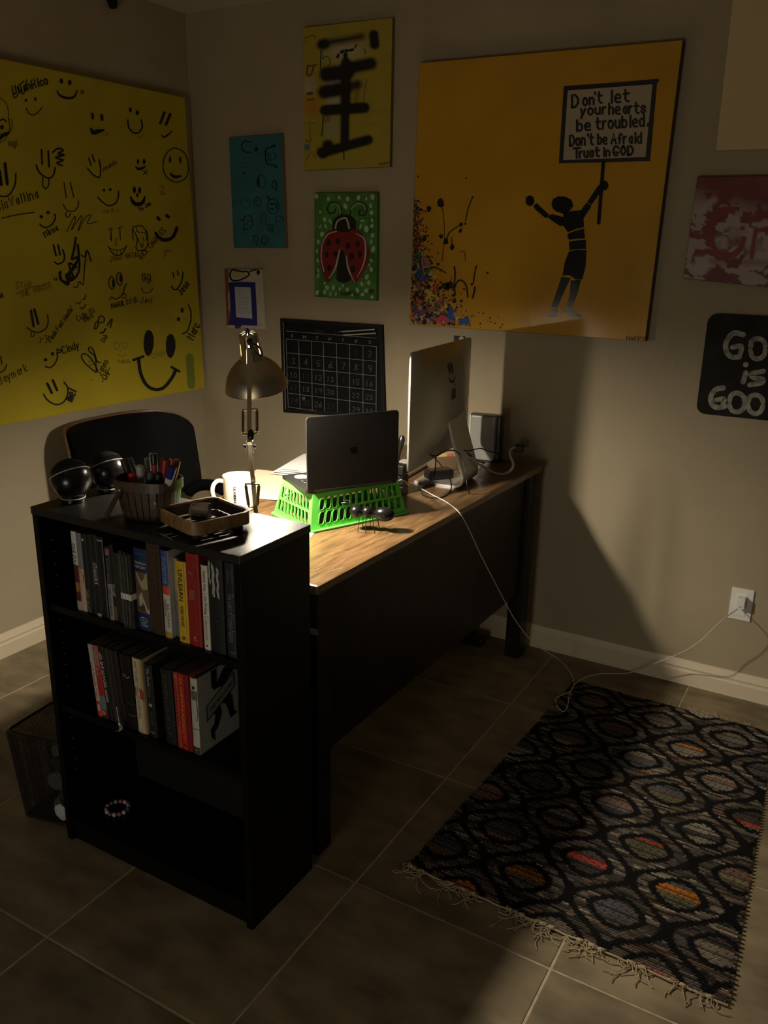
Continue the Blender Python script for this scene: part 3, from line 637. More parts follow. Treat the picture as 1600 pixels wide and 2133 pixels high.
marker(270, 953, .018, (-.030, .018), .0070, (.12, .11, .10), (.16, .15, .13), 'grey marker standing behind the charcoal one', .05)
marker(305, 953, .020, (.002, .022), .0065, (.2, .2, .19), (.28, .27, .26), 'slim silver-grey marker near the middle of the basket', .045)
marker(314, 983, -.018, (.000, -.014), .0080, (.03, .04, .06), (.07, .08, .10), 'dusty blue-grey marker low in the middle of the basket', .03, (.13, .14, .16))
marker(331, 986, -.012, (.014, -.010), .0080, (.012, .02, .03), (.016, .022, .028), 'dark teal marker low beside the blue-grey one', .03)
o, Fo, d, L = marker(320, 945, .010, (.014, .008), .0072, (.012, .012, .012), (.016, .015, .014), 'tall black pen with a silver clip', .045, (.2, .2, .19), name='pen')
s_ = unit(np.cross(d, fw)); MB().tube([Fo+d*L-s_*.006, Fo+d*(L+.001)+s_*.0085, Fo+d*(L-.012)+s_*.0092, Fo+d*(L-.042)+s_*.0085], .0011, 6).build('clip', m_ring, o, 'silver pen clip')
marker(322, 967, -.012, (.010, -.004), .0055, (.02, .01, .01), (.30, .03, .03), 'small marker with a rounded dark red end before the black pen', .02)
o, Fo, d, L = marker(346, 955, .004, (.020, .010), .0120, (.20, .010, .010), (.22, .012, .012), 'fat glossy dark red marker right of the black pen', .05, (.05, .01, .01))
MB().tube([Fo+d*(L-.002)-s_*.011, Fo+d*(L+.0005)+s_*.010], .0010, 6).build('cap_edge', m_ring, o, 'pale edge of the cap')
o, Fo, d, L = marker(368, 957, .012, (.030, .012), .0095, (.45, .42, .38), (.28, .05, .02), 'orange-red marker with a pale grey end at the far right', .038, (.40, .39, .36))
MB().tube([Fo+d*L+s_*.0095, Fo+d*(L-.03)+s_*.0095], .0010, 6).build('clip', m_ring, o, 'pale clip')
marker(360, 972, -.014, (.026, -.002), .0090, (.6, .58, .54), (.015, .02, .22), 'marker with a deep blue cap at the right front of the basket', .030)

# wooden tray with slatted floor
TXc, TYc, TR = 1.490, -1.663, -.30
tr = empty('wooden_tray', 'square wooden tray with rounded corners and slatted floor on the bookcase', 'tray', (TXc, TYc, KH))
o1 = rrect(TXc, TYc, .0765, .0745, .024, 6, TR); i1 = rrect(TXc, TYc, .0705, .0685, .019, 6, TR); i2 = rrect(TXc, TYc, .0675, .0655, .017, 6, TR)
mb = MB(); ringwall(mb, o1, i1, KH+.016, KH+.044); mb.build('outer_rim', m_trayw, tr)
mb = MB(); ringwall(mb, i1, i2, KH+.018, KH+.0415); mb.build('inner_rim', m_basketw, tr)
Mt = Matrix.Translation((TXc, TYc, KH)) @ Matrix.Rotation(TR, 4, 'Z')
for k in range(7):
    x = -.057+k*.019
    MB().box((x-.0065, -.0670, .0125), (x+.0065, .0670, .0155), Mt).build('slat', m_basketw, tr)
for y in (-.045, .0, .045): MB().box((-.069, y-.006, .0095), (.069, y+.006, .0125), Mt).build('cross_slat', m_basketw, tr)
for sx in (-1, 1):
    for sy in (-1, 1): MB().box((sx*.050-.008, sy*.050-.008, .0001), (sx*.050+.008, sy*.050+.008, .0095), Mt).build('foot', m_basketw, tr)
mb = MB()
for k in range(5):
    for s__ in (-1, 1): mb.ball(Mt @ Vector((-.05+.025*k, s__*.0767, .03)), .0012, 6, 4); mb.ball(Mt @ Vector((s__*.0787-.002*s__, -.05+.025*k, .03)), .0012, 6, 4)
mb.build('nail_head', m_silver, tr, 'tiny nail heads round the rim', kind='stuff')
# shiny metal cup lying in the tray
cc = np.array([TXc-.010, TYc-.004, KH+.0155+.0215]); ca = unit([.86, .48, -.05])
cu = empty('metal_cup', 'small shiny metal cup lying on its side in the tray', 'cup', (cc[0], cc[1], KH+.0155))
MB().lathe([(0, -.022), (.0150, -.021), (.0190, -.015), (.0205, 0), (.0210, .020), (.0200, .020), (.0195, 0), (.0170, -.014), (0, -.018)], cc, ca, 32).build('body', mat('polished_steel', (.62, .60, .55), .2, 1), cu, smooth=True)
MB().tube([cc+ca*.0205+(np.cross(ca, (0, 0, 1))*math.cos(t)+np.array([0, 0, 1])*math.sin(t))*.0205 for t in np.linspace(0, 6.283, 33)[:-1]], .0010, 6, True).build('rolled_lip', m_chrome, cu)

# ------------------------------------------------------------------ green basket (upside down)
gC = U(645, 1112, 'z', DZ+.002); gR = U(857, 1068, 'z', DZ+.002); gL = U(542, 1075, 'z', DZ+.002)
e1 = unit((gR-gC)*(1, 1, 0)); e2 = np.array([-e1[1], e1[0], 0]); GL_, GW_, GH = .352, .225, .100
gc = empty('plastic_basket', 'bright green slotted plastic basket turned upside down under the laptop', 'basket', gC+e1*GL_/2+e2*GW_/2)
def gp(x, y, z): return gC+e1*x+e2*y+np.array([0, 0, z])
IN = .020; RIMO = .010
def gwall(u, v, out, side):
    """u along the side 0-1, v up 0-1, out = offset outward in metres; inward taper with height"""
    tp = IN*v-out
    if side == 0: return gp(RIMO+IN*v+u*(GL_-2*RIMO-2*IN*v), RIMO+tp, .004+v*(GH-.004))
    if side == 1: return gp(RIMO+tp, RIMO+IN*v+u*(GW_-2*RIMO-2*IN*v), .004+v*(GH-.004))
    if side == 2: return gp(RIMO+IN*v+u*(GL_-2*RIMO-2*IN*v), GW_-RIMO-tp, .004+v*(GH-.004))
    return gp(GL_-RIMO-tp, RIMO+IN*v+u*(GW_-2*RIMO-2*IN*v), .004+v*(GH-.004))
def slotwall(side, ncol, u0, u1, rows, shear):
    mb = MB(); K = 16
    def quad(a, b, c, d):
        A_ = [gwall(*p, 0, side) for p in (a, b, c, d)]; B_ = [gwall(*p, -.0022, side) for p in (a, b, c, d)]
        mb.add(A_+B_, [(0, 1, 2, 3), (7, 6, 5, 4)])
    vb = 0
    for (v0, v1) in rows+[(1.0, 1.0)]:
        quad((0, vb), (1, vb), (1, v0), (0, v0)); vb = v1
    for (v0, v1) in rows:
        quad((0, v0), (u0, v0), (u0, v1), (0, v1)); quad((u1, v0), (1, v0), (1, v1), (u1, v1))
        cw = (u1-u0)/ncol
        for c in range(ncol):
            a0 = u0+c*cw; F_, B_, Fo, Bo = [], [], [], []
            for k in range(K):
                th = 2*math.pi*(k+.5)/K; cx, sy = math.cos(th), math.sin(th)
                m_ = max(abs(cx), abs(sy)); ox, oy = cx/m_, sy/m_
                kk = (abs(cx)**5+abs(sy)**5)**(-.2); ix, iy = kk*cx, kk*sy
                pi_ = (a0+cw*(.5+.38*ix+shear*iy*.5), v0+(v1-v0)*(.5+.5*iy)); po = (a0+cw*(.5+.5*ox+shear*oy*.5*0), v0+(v1-v0)*(.5+.5*oy))
                F_.append(gwall(*pi_, .0012, side)); B_.append(gwall(*pi_, -.0022, side)); Fo.append(gwall(*po, 0, side)); Bo.append(gwall(*po, -.0022, side))
            vs = Fo+F_+B_+Bo
            mb.add(vs, [(k+r_*K, (k+1) % K+r_*K, (k+1) % K+(r_+1)*K, k+(r_+1)*K) for r_ in range(3) for k in range(K)])
    mb.build('slotted_wall', m_green, gc, recalc=False)
rows_ = [(.13, .47), (.53, .86)]
slotwall(0, 13, .07, .97, rows_, .20); slotwall(2, 13, .04, .96, rows_, .2); slotwall(1, 9, .08, .95, rows_, .12); slotwall(3, 9, .05, .95, rows_, .2)
mb = MB(); tpz = GH
T_ = [(RIMO+IN, RIMO+IN), (GL_-RIMO-IN, RIMO+IN), (GL_-RIMO-IN, GW_-RIMO-IN), (RIMO+IN, GW_-RIMO-IN)]
mb.hexa([gp(x+(.004 if x < .1 else -.004)*0, y, tpz-.003) for x, y in T_], [gp(x+(.002 if x < .1 else -.002), y+(.002 if y < .1 else -.002), tpz+.0015) for x, y in T_])
mb.build('base_plate', m_green, gc)
mb = MB(); OUT = rrect(GL_/2, GW_/2, GL_/2, GW_/2, .018); INN = rrect(GL_/2, GW_/2, GL_/2-RIMO-.002, GW_/2-RIMO-.002, .010)
w0 = MB(); ringwall(w0, OUT, INN, 0, .004); w0.v = [tuple(gp(p[0], p[1], p[2])) for p in w0.v]
w0.build('rim', m_green, gc)
GT = DZ+.002+GH+.0015

# ------------------------------------------------------------------ laptop on the basket
P0 = U(640, 1026, 'z', GT+.005); P1 = U(828, 1002, 'z', GT+.005); lw = unit(P1-P0); LW_ = float(np.linalg.norm(P1-P0)); ln_ = np.array([lw[1], -lw[0], 0]); LD = .186
lp = empty('laptop', 'open grey laptop facing the chair on the upturned green basket', 'laptop', (P0+P1)/2-ln_*LD/2+(0, 0, GT-P0[2]))
ML = Matrix(((lw[0], -ln_[0], 0, P0[0]), (lw[1], -ln_[1], 0, P0[1]), (0, 0, 1, GT), (0, 0, 0, 1)))   # local x along the hinge, y towards the user
def slab(mb, outline, z0, z1, M): mb.prism([M @ Vector((x, y, z0)) for x, y in outline], M.to_3x3() @ Vector((0, 0, z1-z0)))
b_ = MB(); slab(b_, rrect(LW_/2, LD/2, LW_/2, LD/2, .010), .0008, .0095, ML); b_.build('base', m_alu, lp)
mb = MB(); slab(mb, rrect(LW_/2, LD/2, LW_/2-.002, LD/2-.002, .009), .0095, .0098, ML); mb.build('top_case', mat('dark_case', (.03, .03, .031), .45, .5), lp)
mb = MB(); slab(mb, rrect(LW_/2, .060, LW_/2-.014, .044, .004), .0098, .0100, ML); well = mb.build('keyboard_well', m_key, lp)
for r_ in range(5):
    n_ = 13
    for k in range(n_):
        x = .017+(LW_-.034)*(k+.5)/n_; y = .025+r_*.0175
        slab_ = MB(); slab(slab_, rrect(x, y, (LW_-.034)/n_*.44, .0076, .0015, 2), .0100, .0112, ML); slab_.build('key', m_key, well)
mb = MB()
for r_, k in ((4, 0), (3, 0), (2, 0), (4, 1), (3, 1), (1, 0), (2, 1), (0, 0), (1, 1)):
    x = .017+(LW_-.034)*(k+.5)/13; y = .025+r_*.0175; mb.box((x-.002, y-.001, .0112), (x+.003, y+.001, .01125), ML)
mb.build('key_legends', m_ring, well, kind='stuff')
mb = MB(); slab(mb, rrect(LW_/2, .142, .055, .034, .004), .0098, .0101, ML); mb.build('trackpad', mat('trackpad', (.07, .07, .072), .35), lp)
stx, sty = .046, .144
mb = MB(); mb.lathe([(0, 0), (.021, 0), (.021, .0005), (0, .0005)], ML @ Vector((stx, sty, .0098)), n=32); stk = mb.build('round_sticker', m_white, lp, 'round white sticker on the palm rest')
mb = MB(); font_on(mb, 'BE A', ML @ Vector((stx+.010, sty-.003, .0105)), ML.to_3x3() @ Vector((-1, 0, 0)), ML.to_3x3() @ Vector((0, -1, 0)), .012, .006); font_on(mb, 'N', ML @ Vector((stx-.004, sty-.003, .0105)), ML.to_3x3() @ Vector((-1, 0, 0)), ML.to_3x3() @ Vector((0, -1, 0)), .006, .007); mb.build('sticker_lettering', m_ink, stk, kind='stuff', recalc=False)
# lid
LH = .206; tl_ = math.radians(-1.0); up_l = np.array([0, 0, math.cos(tl_)])+ln_*math.sin(tl_); nl = np.cross(lw, up_l)
if nl @ ln_ < 0: nl = -nl
MLid = Matrix(((lw[0], up_l[0], nl[0], P0[0]), (lw[1], up_l[1], nl[1], P0[1]), (lw[2], up_l[2], nl[2], GT+.006), (0, 0, 0, 1)))
lid = MB(); slab(lid, rrect(LW_/2, LH/2, LW_/2, LH/2, .009), -.0025, .0025, MLid); lo = lid.build('lid', m_alu, lp)
mb = MB(); slab(mb, rrect(LW_/2, LH/2, LW_/2-.003, LH/2-.003, .007), -.0030, -.0025, MLid); mb.build('screen', mat('dark_screen', (.004, .004, .005), .1), lo, 'dark glossy screen')
MB().tube([MLid @ Vector((.02, 0, 0)), MLid @ Vector((LW_-.02, 0, 0))], .0042, 10).build('hinge', m_blackp, lp)
def fruit_logo(o, u, v, s):
    """bitten round fruit with a leaf, drawn in a plane (u right, v up), s = height"""
    body = []
    for k in range(40):
        t = 2*math.pi*k/40; r = .36*(1+.10*abs(math.cos(t))**1.5); x, y = r*math.cos(t), r*.98*math.sin(t)
        if y > .2: y -= .10*math.exp(-(x/.10)**2)
        if y < -.2: y += .07*math.exp(-(x/.10)**2)
        dx, dy = x-.46, y-.05
        if dx*dx+dy*dy < .175**2:
            L_ = math.hypot(dx, dy)+1e-6; x, y = .46+dx/L_*.175, .05+dy/L_*.175
        body.append((x, y-.08))
    leaf = [(.0, .34), (.03, .44), (.12, .52), (.17, .53), (.15, .43), (.07, .35)]
    return [[np.asarray(o)+np.asarray(u)*p[0]*s+np.asarray(v)*p[1]*s for p in L_] for L_ in (body, leaf)]
mb = MB()
oL = np.array(MLid @ Vector((LW_*.50, LH*.52, .0027)))
for L_ in fruit_logo(oL, lw, up_l, .030): mb.poly(L_)
mb.build('logo', mat('mirror_logo', (.005, .005, .005), .12), lo, 'dark glossy bitten-fruit logo on the lid', recalc=False)

# ------------------------------------------------------------------ mug
mc = U(498, 990, 'z', DZ+.104); mc = np.array([mc[0], mc[1], DZ+.0004]); MR = .0485
mug = empty('coffee_mug', 'large cream coffee mug with black vertical lettering beside the lamp arm', 'mug', mc)
MB().lathe([(0, 0), (.036, 0), (.040, .003), (.0455, .030), (.0475, .07), (.0485, .104), (.0455, .104), (.0445, .07), (.0425, .03), (.036, .009), (0, .008)], mc, n=48).build('body', m_mug, mug, smooth=True); mugbody = mug.children[0]
hd = unit(-R2*(1, 1, 0)+np.array([fw[0], fw[1], 0])*-.35)
MB().tube([mc+hd*r+np.array([0, 0, z]) for r, z in cr([(.044, .088), (.062, .091), (.076, .078), (.079, .055), (.071, .034), (.057, .022), (.042, .019)], 4)], .0062, 10).build('handle', m_mug, mug, smooth=True)
vs_, fs_ = font_mesh('STARBUCKS'); a = np.array(vs_); lo_, hi_ = a.min(0), a.max(0); a = (a-lo_)/(hi_-lo_)
vd = unit((CAM-mc)*(1, 1, 0)); ang0 = math.atan2(vd[1], vd[0])-.22
mb = MB()
for dz_ in (-.0005, 0, .0005): mb.add([mc+np.array([0, 0, dz_])+np.array([math.cos(ang0-(1-p[1])*.0085/MR+.0), math.sin(ang0-(1-p[1])*.0085/MR), 0])*(.0468+.0026*(.030+p[0]*.055-.03)/.074-.0004)+np.array([0, 0, .026+p[0]*.056]) for p in a], fs_)
mb.build('lettering', m_ink, mugbody, 'small black vertical lettering', recalc=False)

# ------------------------------------------------------------------ papers behind the laptop
def sheet(name, label, cat, corners, zs, mt, nx=8, ny=8, amp=.004, group=None, th=.0006, seed=0):
    r = random.Random(seed); ph = [r.uniform(0, 6) for _ in range(4)]; mb = MB(); A, B_, C_, D_ = [np.array(c, float) for c in corners]
    vs = []
    for off in (0, th):
        for j in range(ny+1):
            for i in range(nx+1):
                u, v = i/nx, j/ny; p = (A*(1-u)+B_*u)*(1-v)+(D_*(1-u)+C_*u)*v
                z = (zs[0]*(1-u)+zs[1]*u)*(1-v)+(zs[3]*(1-u)+zs[2]*u)*v+amp*(math.sin(3*u+ph[0])*math.sin(2.4*v+ph[1])+1)*.5
                vs.append((p[0], p[1], z+off))
    n = (nx+1)*(ny+1); fs = []
    for j in range(ny):
        for i in range(nx):
            k = j*(nx+1)+i; fs += [(k+n, k+1+n, k+nx+2+n, k+nx+1+n), (k+nx+1, k+nx+2, k+1, k)]
    edge = [i for i in range(nx+1)]+[j*(nx+1)+nx for j in range(1, ny+1)]+[ny*(nx+1)+i for i in range(nx-1, -1, -1)]+[j*(nx+1) for j in range(ny-1, 0, -1)]
    fs += [(edge[i], edge[(i+1) % len(edge)], edge[(i+1) % len(edge)]+n, edge[i]+n) for i in range(len(edge))]
    mb.add(vs, fs); return mb.build(name, mt, None, label, True, cat, group)
sheet('manila_folder', 'cream folder lying behind the mug and the green basket', 'folder', [(1.00, -1.02), (1.19, -.98), (1.13, -.72), (.93, -.78)], [DZ+.001, DZ+.001, DZ+.012, DZ+.02], m_cream, seed=1)
for k in range(4):
    x, y = 1.00+.012*k, -.80+.006*k
    sheet('paper_sheet', ['lowest white sheet of the loose pile behind the laptop', 'white sheet second from the bottom of the pile behind the laptop', 'white sheet second from the top of the pile behind the laptop', 'topmost curled white sheet of the pile behind the laptop'][k], 'paper',
          [(x, y), (x+.21, y+.05), (x+.15, y+.31), (x-.06, y+.26)], [DZ+.022+.005*k, DZ+.022+.005*k, DZ+.024+.007*k, DZ+.024+.006*k], m_paper, seed=3+k, group='loose white sheets on the desk')
a, b, c = U(640, 1100, 'z', DZ+.001), U(657, 1107, 'z', DZ+.001), U(648, 1120, 'z', DZ+.001)
mb = MB(); mb.prism([a, b, c], (0, 0, .0008)); mb.build('paper_scrap', m_paper, None, 'white paper corner sticking out under the green basket', cat='paper')

# ------------------------------------------------------------------ desk lamp
RC = np.array(U(535, 806, 'y', -1.275)); TC = np.array(U(516, 692, 'y', -1.312))
LAX = unit(RC-TC); LL = np.linalg.norm(RC-TC)
lampbase = np.array([1.452, -1.435, DZ])
lamp = empty('desk_lamp', 'lit nickel swing-arm desk lamp with a bell shade', 'lamp', lampbase)
k_ = LL/.150
SKT = [(0, 0), (.010, .0), (.0205, .0018), (.0240, .006), (.0258, .020), (.0280, .050), (.0300, .070), (.0310, .074)]
n_ = 48
def skp(i, k):
    if i == 1: return k % 6 in (1,)                            # radial slots in the cap
    if i in (4,): return k % 8 in (3,)                       # long side slots
    return False
SOCK = MB(); prof = [(r*k_, z*k_) for r, z in [(0, 0), (.008, .0), (.0195, .0018), (.0240, .006), (.0258, .026), (.0285, .056), (.0300, .070), (.0310, .074)]]
SOCK.lathe(prof, TC, LAX, n_, skp); SOCK.build('socket_cover', m_chrome, lamp, 'polished vented socket cover', smooth=True)
out = [(.0300, .071), (.0340, .073), (.0480, .083), (.0620, .098), (.0730, .116), (.0800, .136), (.0828, .150)]
inn = [(.0815, .150), (.0788, .136), (.0718, .117), (.0608, .1), (.0468, .0855), (.0300, .076)]
shd = MB().lathe([(r*k_, z*k_) for r, z in out], TC, LAX, 64).build('shade', m_nick, lamp, 'brushed metal bell shade', smooth=True)
MB().lathe([(r*k_, z*k_) for r, z in [(.0828, .150)]+inn], TC, LAX, 64).build('shade_lining', m_white, shd, 'white inside of the shade', smooth=True)
MB().tube([TC+LAX*.150*k_+(np.cross(LAX, (1, 0, 0))*0+unit(np.cross(LAX, (1, 0, 0)))*math.cos(t)+unit(np.cross(LAX, np.cross(LAX, (1, 0, 0))))*math.sin(t))*.0824*k_ for t in np.linspace(0, 6.2832, 65)[:-1]], .0012, 6, True).build('shade_rim', m_nick, shd)
# the bulb: frosted globe and its glowing neck inside the vented socket
BC = TC+LAX*(.115*k_)
m_bulb = mat('lit_bulb', (.9, .9, .9), .5, emit=(1.0, .87, .68), estr=BULB_POWER)
m_neck = mat('lit_bulb_neck', (.9, .9, .9), .5, emit=(1.0, .90, .74), estr=3.0)
MB().ball(BC, .0270, 24, 14).build('bulb', m_bulb, lamp, 'glowing frosted bulb', smooth=True)
MB().lathe([(0, .006), (.014, .006), (.0190, .012), (.0215, .05), (.0185, .082), (.0150, .100)], TC, LAX, 24).build('bulb_neck', m_neck, lamp, 'glowing neck of the bulb seen through the vents', smooth=True)
MB().lathe([(0, -.010), (.0035, -.010), (.0045, -.004), (.0045, .001), (0, .001)], TC, LAX, 14).build('cap_stem', m_blackp, lamp, 'black stem on the cap', smooth=True)
# switch knob + cord on the socket
sk = np.array(U(520, 711, 'y', -1.350)); MB().ball(sk, .0075, 16, 10).build('switch_knob', m_blackm, lamp, 'black switch knob', smooth=True)
MB().tube([sk, TC+LAX*.03], .004, 8).build('switch_shaft', m_blackp, lamp)
MB().tube(cr([U(524, 715, 'y', -1.350), U(536, 720, 'y', -1.350), U(545, 731, 'y', -1.345), TC+LAX*.066*k_+R2*.027], 5), .0022, 8).build('cord', m_blackp, lamp, 'short black cord at the socket', smooth=True)
# arms
AX = -1.447
eb = np.array(U(520, 922, 'y', AX)); hj = np.array(U(519, 728, 'y', -1.358)); lo = np.array(U(527, 1066, 'y', AX)); lo2 = lampbase+np.array([0, .006, .02])
def flat_arm(name, a, b, w, t_, mt):
    d = unit(b-a); s_ = unit(np.cross(d, fw)); n2 = np.cross(s_, d)
    q = [a-s_*w/2-n2*t_/2, a+s_*w/2-n2*t_/2, a+s_*w/2+n2*t_/2, a-s_*w/2+n2*t_/2]
    MB().prism(q, b-a).build(name, mt, lamp)
flat_arm('upper_arm', eb, hj, .0100, .0075, m_nick); flat_arm('lower_arm', lo2, eb-np.array([0, 0, .004]), .0100, .0075, m_nick)
# spring brackets
def springs(name, c_top, c_bot, hw, hw2):
    s_ = unit(np.cross(unit(c_top-c_bot), fw))
    for c, h_ in ((c_top, hw), (c_bot, hw2)): MB().tube([c-s_*h_, c+s_*h_], .0022, 8).build('cross_bar', m_chrome, lamp)
    for sg in (-1, 1):
        p, q = c_bot+s_*sg*hw2*.95, c_top+s_*sg*hw*.95; d = q-p; L_ = np.linalg.norm(d)
        sp = MB(); n2 = 90
        sp.tube([p+d*(.08+.84*k/n2) for k in range(n2+1)], [.0040 if k % 2 else .0034 for k in range(n2+1)], 10); spo = sp.build('spring', m_chrome, lamp, 'tightly coiled spring')
        for e, f in ((p, p+d*.08), (q-d*.1, q)): MB().tube([e, f], .0022, 8).build('spring_hook', m_chrome, spo)
springs('upper', np.array(U(521, 853, 'y', AX+.03)), np.array(U(521, 904, 'y', AX-.004)), .0175, .0175)
springs('lower', np.array(U(525.5, 1008, 'y', AX-.008)), np.array(U(527, 1056, 'y', AX-.008)), .0170, .0105)
kn = np.array(U(522.5, 906, 'y', AX-.014)); MB().ball(kn, (.0075, .006, .0135), 18, 12, np.array([unit(R2), unit(fw), unit(U2-.0*R2)])).build('tension_knob', m_blackm, lamp, 'black tension knob', smooth=True)
el = np.array(U(521, 930, 'y', AX))
for sg in (-1, 1):
    s_ = unit(R2*(1, 1, 0)); MB().box((-.0012, -.006, -.016), (.0012, .006, .014), Matrix(((s_[0], -s_[1], 0, el[0]+s_[0]*sg*.0066), (s_[1], s_[0], 0, el[1]+s_[1]*sg*.0066), (0, 0, 1, el[2]), (0, 0, 0, 1)))).build('elbow_plate', m_chrome, lamp)
    MB().tube([el+s_*sg*.0066, el+s_*sg*.0150], .0040, 10).build('elbow_nut', m_chrome if sg > 0 else m_blackp, lamp)
MB().tube([el-s_*.010, el+s_*.010], .0025, 8).build('elbow_pin', m_chrome, lamp)
MB().tube([hj+np.array([0, .0, .0]), TC+LAX*.050*k_-unit(fw)*.02], .0045, 10).build('head_joint', m_chrome, lamp)
for sg in (-1, 1): MB().tube([hj+s_*sg*.006, hj+s_*sg*.006-np.array([0, 0, .035])], .0022, 8).build('head_rod', m_chrome, lamp)
MB().lathe([(0, 0), (.042, 0), (.042, .010), (.036, .015), (.010, .018), (.009, .035), (0, .035)], lampbase+np.array([0, .0, 0]), n=40).build('base', m_nick, lamp, smooth=True)

# ------------------------------------------------------------------ ant figurine
A0 = np.array([1.540, -1.078, DZ]); ad = unit(np.array(U(790, 1109, 'z', DZ))-np.array(U(753, 1106, 'z', DZ))); asd = np.array([-ad[1], ad[0], 0])
ant = empty('ant_figurine', 'shiny black metal ant figurine on the desk before the green basket', 'figurine', A0)
axs = np.array([ad, asd, (0, 0, 1)]); h_ = .052
hc, tcn_, ac = [np.array(U(px, py, 'z', DZ+.052)) for px, py in ((742, 1065.5), (768, 1064), (803, 1067))]
ac = hc+ad*((ac-hc) @ ad)+np.array([0, 0, -.001]); tcn_ = hc+ad*((tcn_-hc) @ ad)+np.array([0, 0, .001])
MB().ball(hc, (.0185, .018, .0180), 28, 18, axs).build('head', m_blackm, ant, smooth=True)
MB().ball(tcn_, (.0165, .0155, .0160), 28, 18, axs).build('thorax', m_blackm, ant, smooth=True)
MB().ball(ac, (.0290, .021, .0205), 32, 20, axs).build('abdomen', m_blackm, ant, smooth=True)
MB().tube([hc, ac], .005, 10).build('waist', m_blackm, ant)
for sg in (-1, 1):
    for k, (o_, f_) in enumerate(((-.012, -.020), (.002, .002), (.013, .028))):
        st = tcn_+ad*o_+asd*sg*.010-np.array([0, 0, .004])
        kn_ = st+ad*(f_-o_)*.4+asd*sg*.016+np.array([0, 0, .004]); ft = tcn_+ad*f_+asd*sg*.028; ft[2] = DZ+.0012
        MB().tube(cr([st, kn_, (kn_+ft)/2+asd*sg*.002, ft], 4), .0011, 6).build('leg', m_blackp, ant)
    an = hc-ad*.010+np.array([0, 0, .012])+asd*sg*.006
    MB().tube(cr([an, an-ad*.008+np.array([0, 0, .012])+asd*sg*.003, an-ad*.018+np.array([0, 0, .015])+asd*sg*.005, an-ad*.030+np.array([0, 0, .013])+asd*sg*.006], 4), .0010, 6).build('antenna', m_blackp, ant)

# ------------------------------------------------------------------ all-in-one computer
pc_near = np.array([1.514, -.790, 0]); wd = unit([-.10, .99, 0]); PW, PH, PZ = .545, .362, .858; bn = np.array([wd[1], -wd[0], 0])   # bn: out of the back
pc = empty('desktop_computer', 'large silver all-in-one computer seen from behind on a bent metal stand', 'computer', pc_near+wd*PW/2+np.array([0, 0, DZ]))
nu, nv = 40, 28; vs = []; fs = []
def th_(u, v): return .0055+.040*max(0, 1-abs(2*u-1)**2.6)**1.15*max(0, 1-abs(2*v-1)**2.6)**1.15
def cornerfix(u, v):      # round the panel's corners
    x, y = u*PW, v*PH; r = .014; cx = min(max(x, r), PW-r); cy = min(max(y, r), PH-r); dx, dy = x-cx, y-cy; L_ = math.hypot(dx, dy)
    if L_ > r: x, y = cx+dx/L_*r, cy+dy/L_*r
    return x, y
grid = lambda n: [0, .006, .014]+[.025+.95*k/(n-6) for k in range(n-5)]+[.986, .994, 1]
gu, gv = grid(nu), grid(nv)
for face in (0, 1):
    for v in gv:
        for u in gu:
            x, y = cornerfix(u, v); vs.append(pc_near+wd*x+np.array([0, 0, PZ+y])+bn*(th_(u, v) if face else 0))
a_, b_ = len(gu), len(gv)
for j in range(b_-1):
    for i in range(a_-1):
        k = j*a_+i; fs += [(k, k+a_, k+a_+1, k+1), tuple(q+a_*b_ for q in (k, k+1, k+a_+1, k+a_))]
edge = [i for i in range(a_)]+[j*a_+a_-1 for j in range(1, b_)]+[(b_-1)*a_+i for i in range(a_-2, -1, -1)]+[j*a_ for j in range(b_-2, 0, -1)]
fs += [(edge[i], edge[i-1], edge[i-1]+a_*b_, edge[i]+a_*b_) for i in range(len(edge))]
mb = MB(); mb.add(vs, fs); shell = mb.build('back_shell', m_silver, pc, smooth=True, merge=False)
def onback(u, v, lift=.0006): return pc_near+wd*(u*PW)+np.array([0, 0, PZ+v*PH])+bn*(th_(u, v)+lift)
mb = MB(); mb.hexa([pc_near+wd*x+np.array([0, 0, PZ+.09])-bn*.0012 for x in (.012, PW-.012)]+[pc_near+wd*x+np.array([0, 0, PZ+.09])-bn*.0002 for x in (PW-.012, .012)], [pc_near+wd*x+np.array([0, 0, PZ+PH-.012])-bn*.0012 for x in (.012, PW-.012)]+[pc_near+wd*x+np.array([0, 0, PZ+PH-.012])-bn*.0002 for x in (PW-.012, .012)])
mb.build('screen', mat('dark_glass', (.004, .004, .005), .08), pc, 'dark glass screen facing the chair')
mb = MB(); s_ = .052/PH
def map2(L_, u0, v0, s): return [onback(u0+p[0]*s*PH/PW, v0+p[1]*s) for p in L_]
for L_ in fruit_logo((0, 0), (1, 0), (0, 1), 1): mb.poly(map2(L_, .50, .585, .155))
mb.build('logo', mat('black_logo', (.006, .006, .006), .2), shell, 'black bitten-fruit logo on the back', recalc=False)
mb = MB()
for dx in (-.022, .022): mb.poly([onback(.485+dx+.014*math.cos(t), .800+.050*math.sin(t)) for t in np.linspace(0, 6.28, 16)[:-1]])
arc = [(.435+.10*k/10, .725-.035*math.sin(math.pi*k/10)) for k in range(11)]; up_ = [onback(*p) for p in arc]; dn_ = [onback(p[0], p[1]-.02) for p in arc]
mb.add(up_+dn_, [(k, k+1, k+12, k+11) for k in range(10)]); mb.build('smile_sticker', m_ink, shell, 'black smile sticker with two tall eyes', recalc=False)
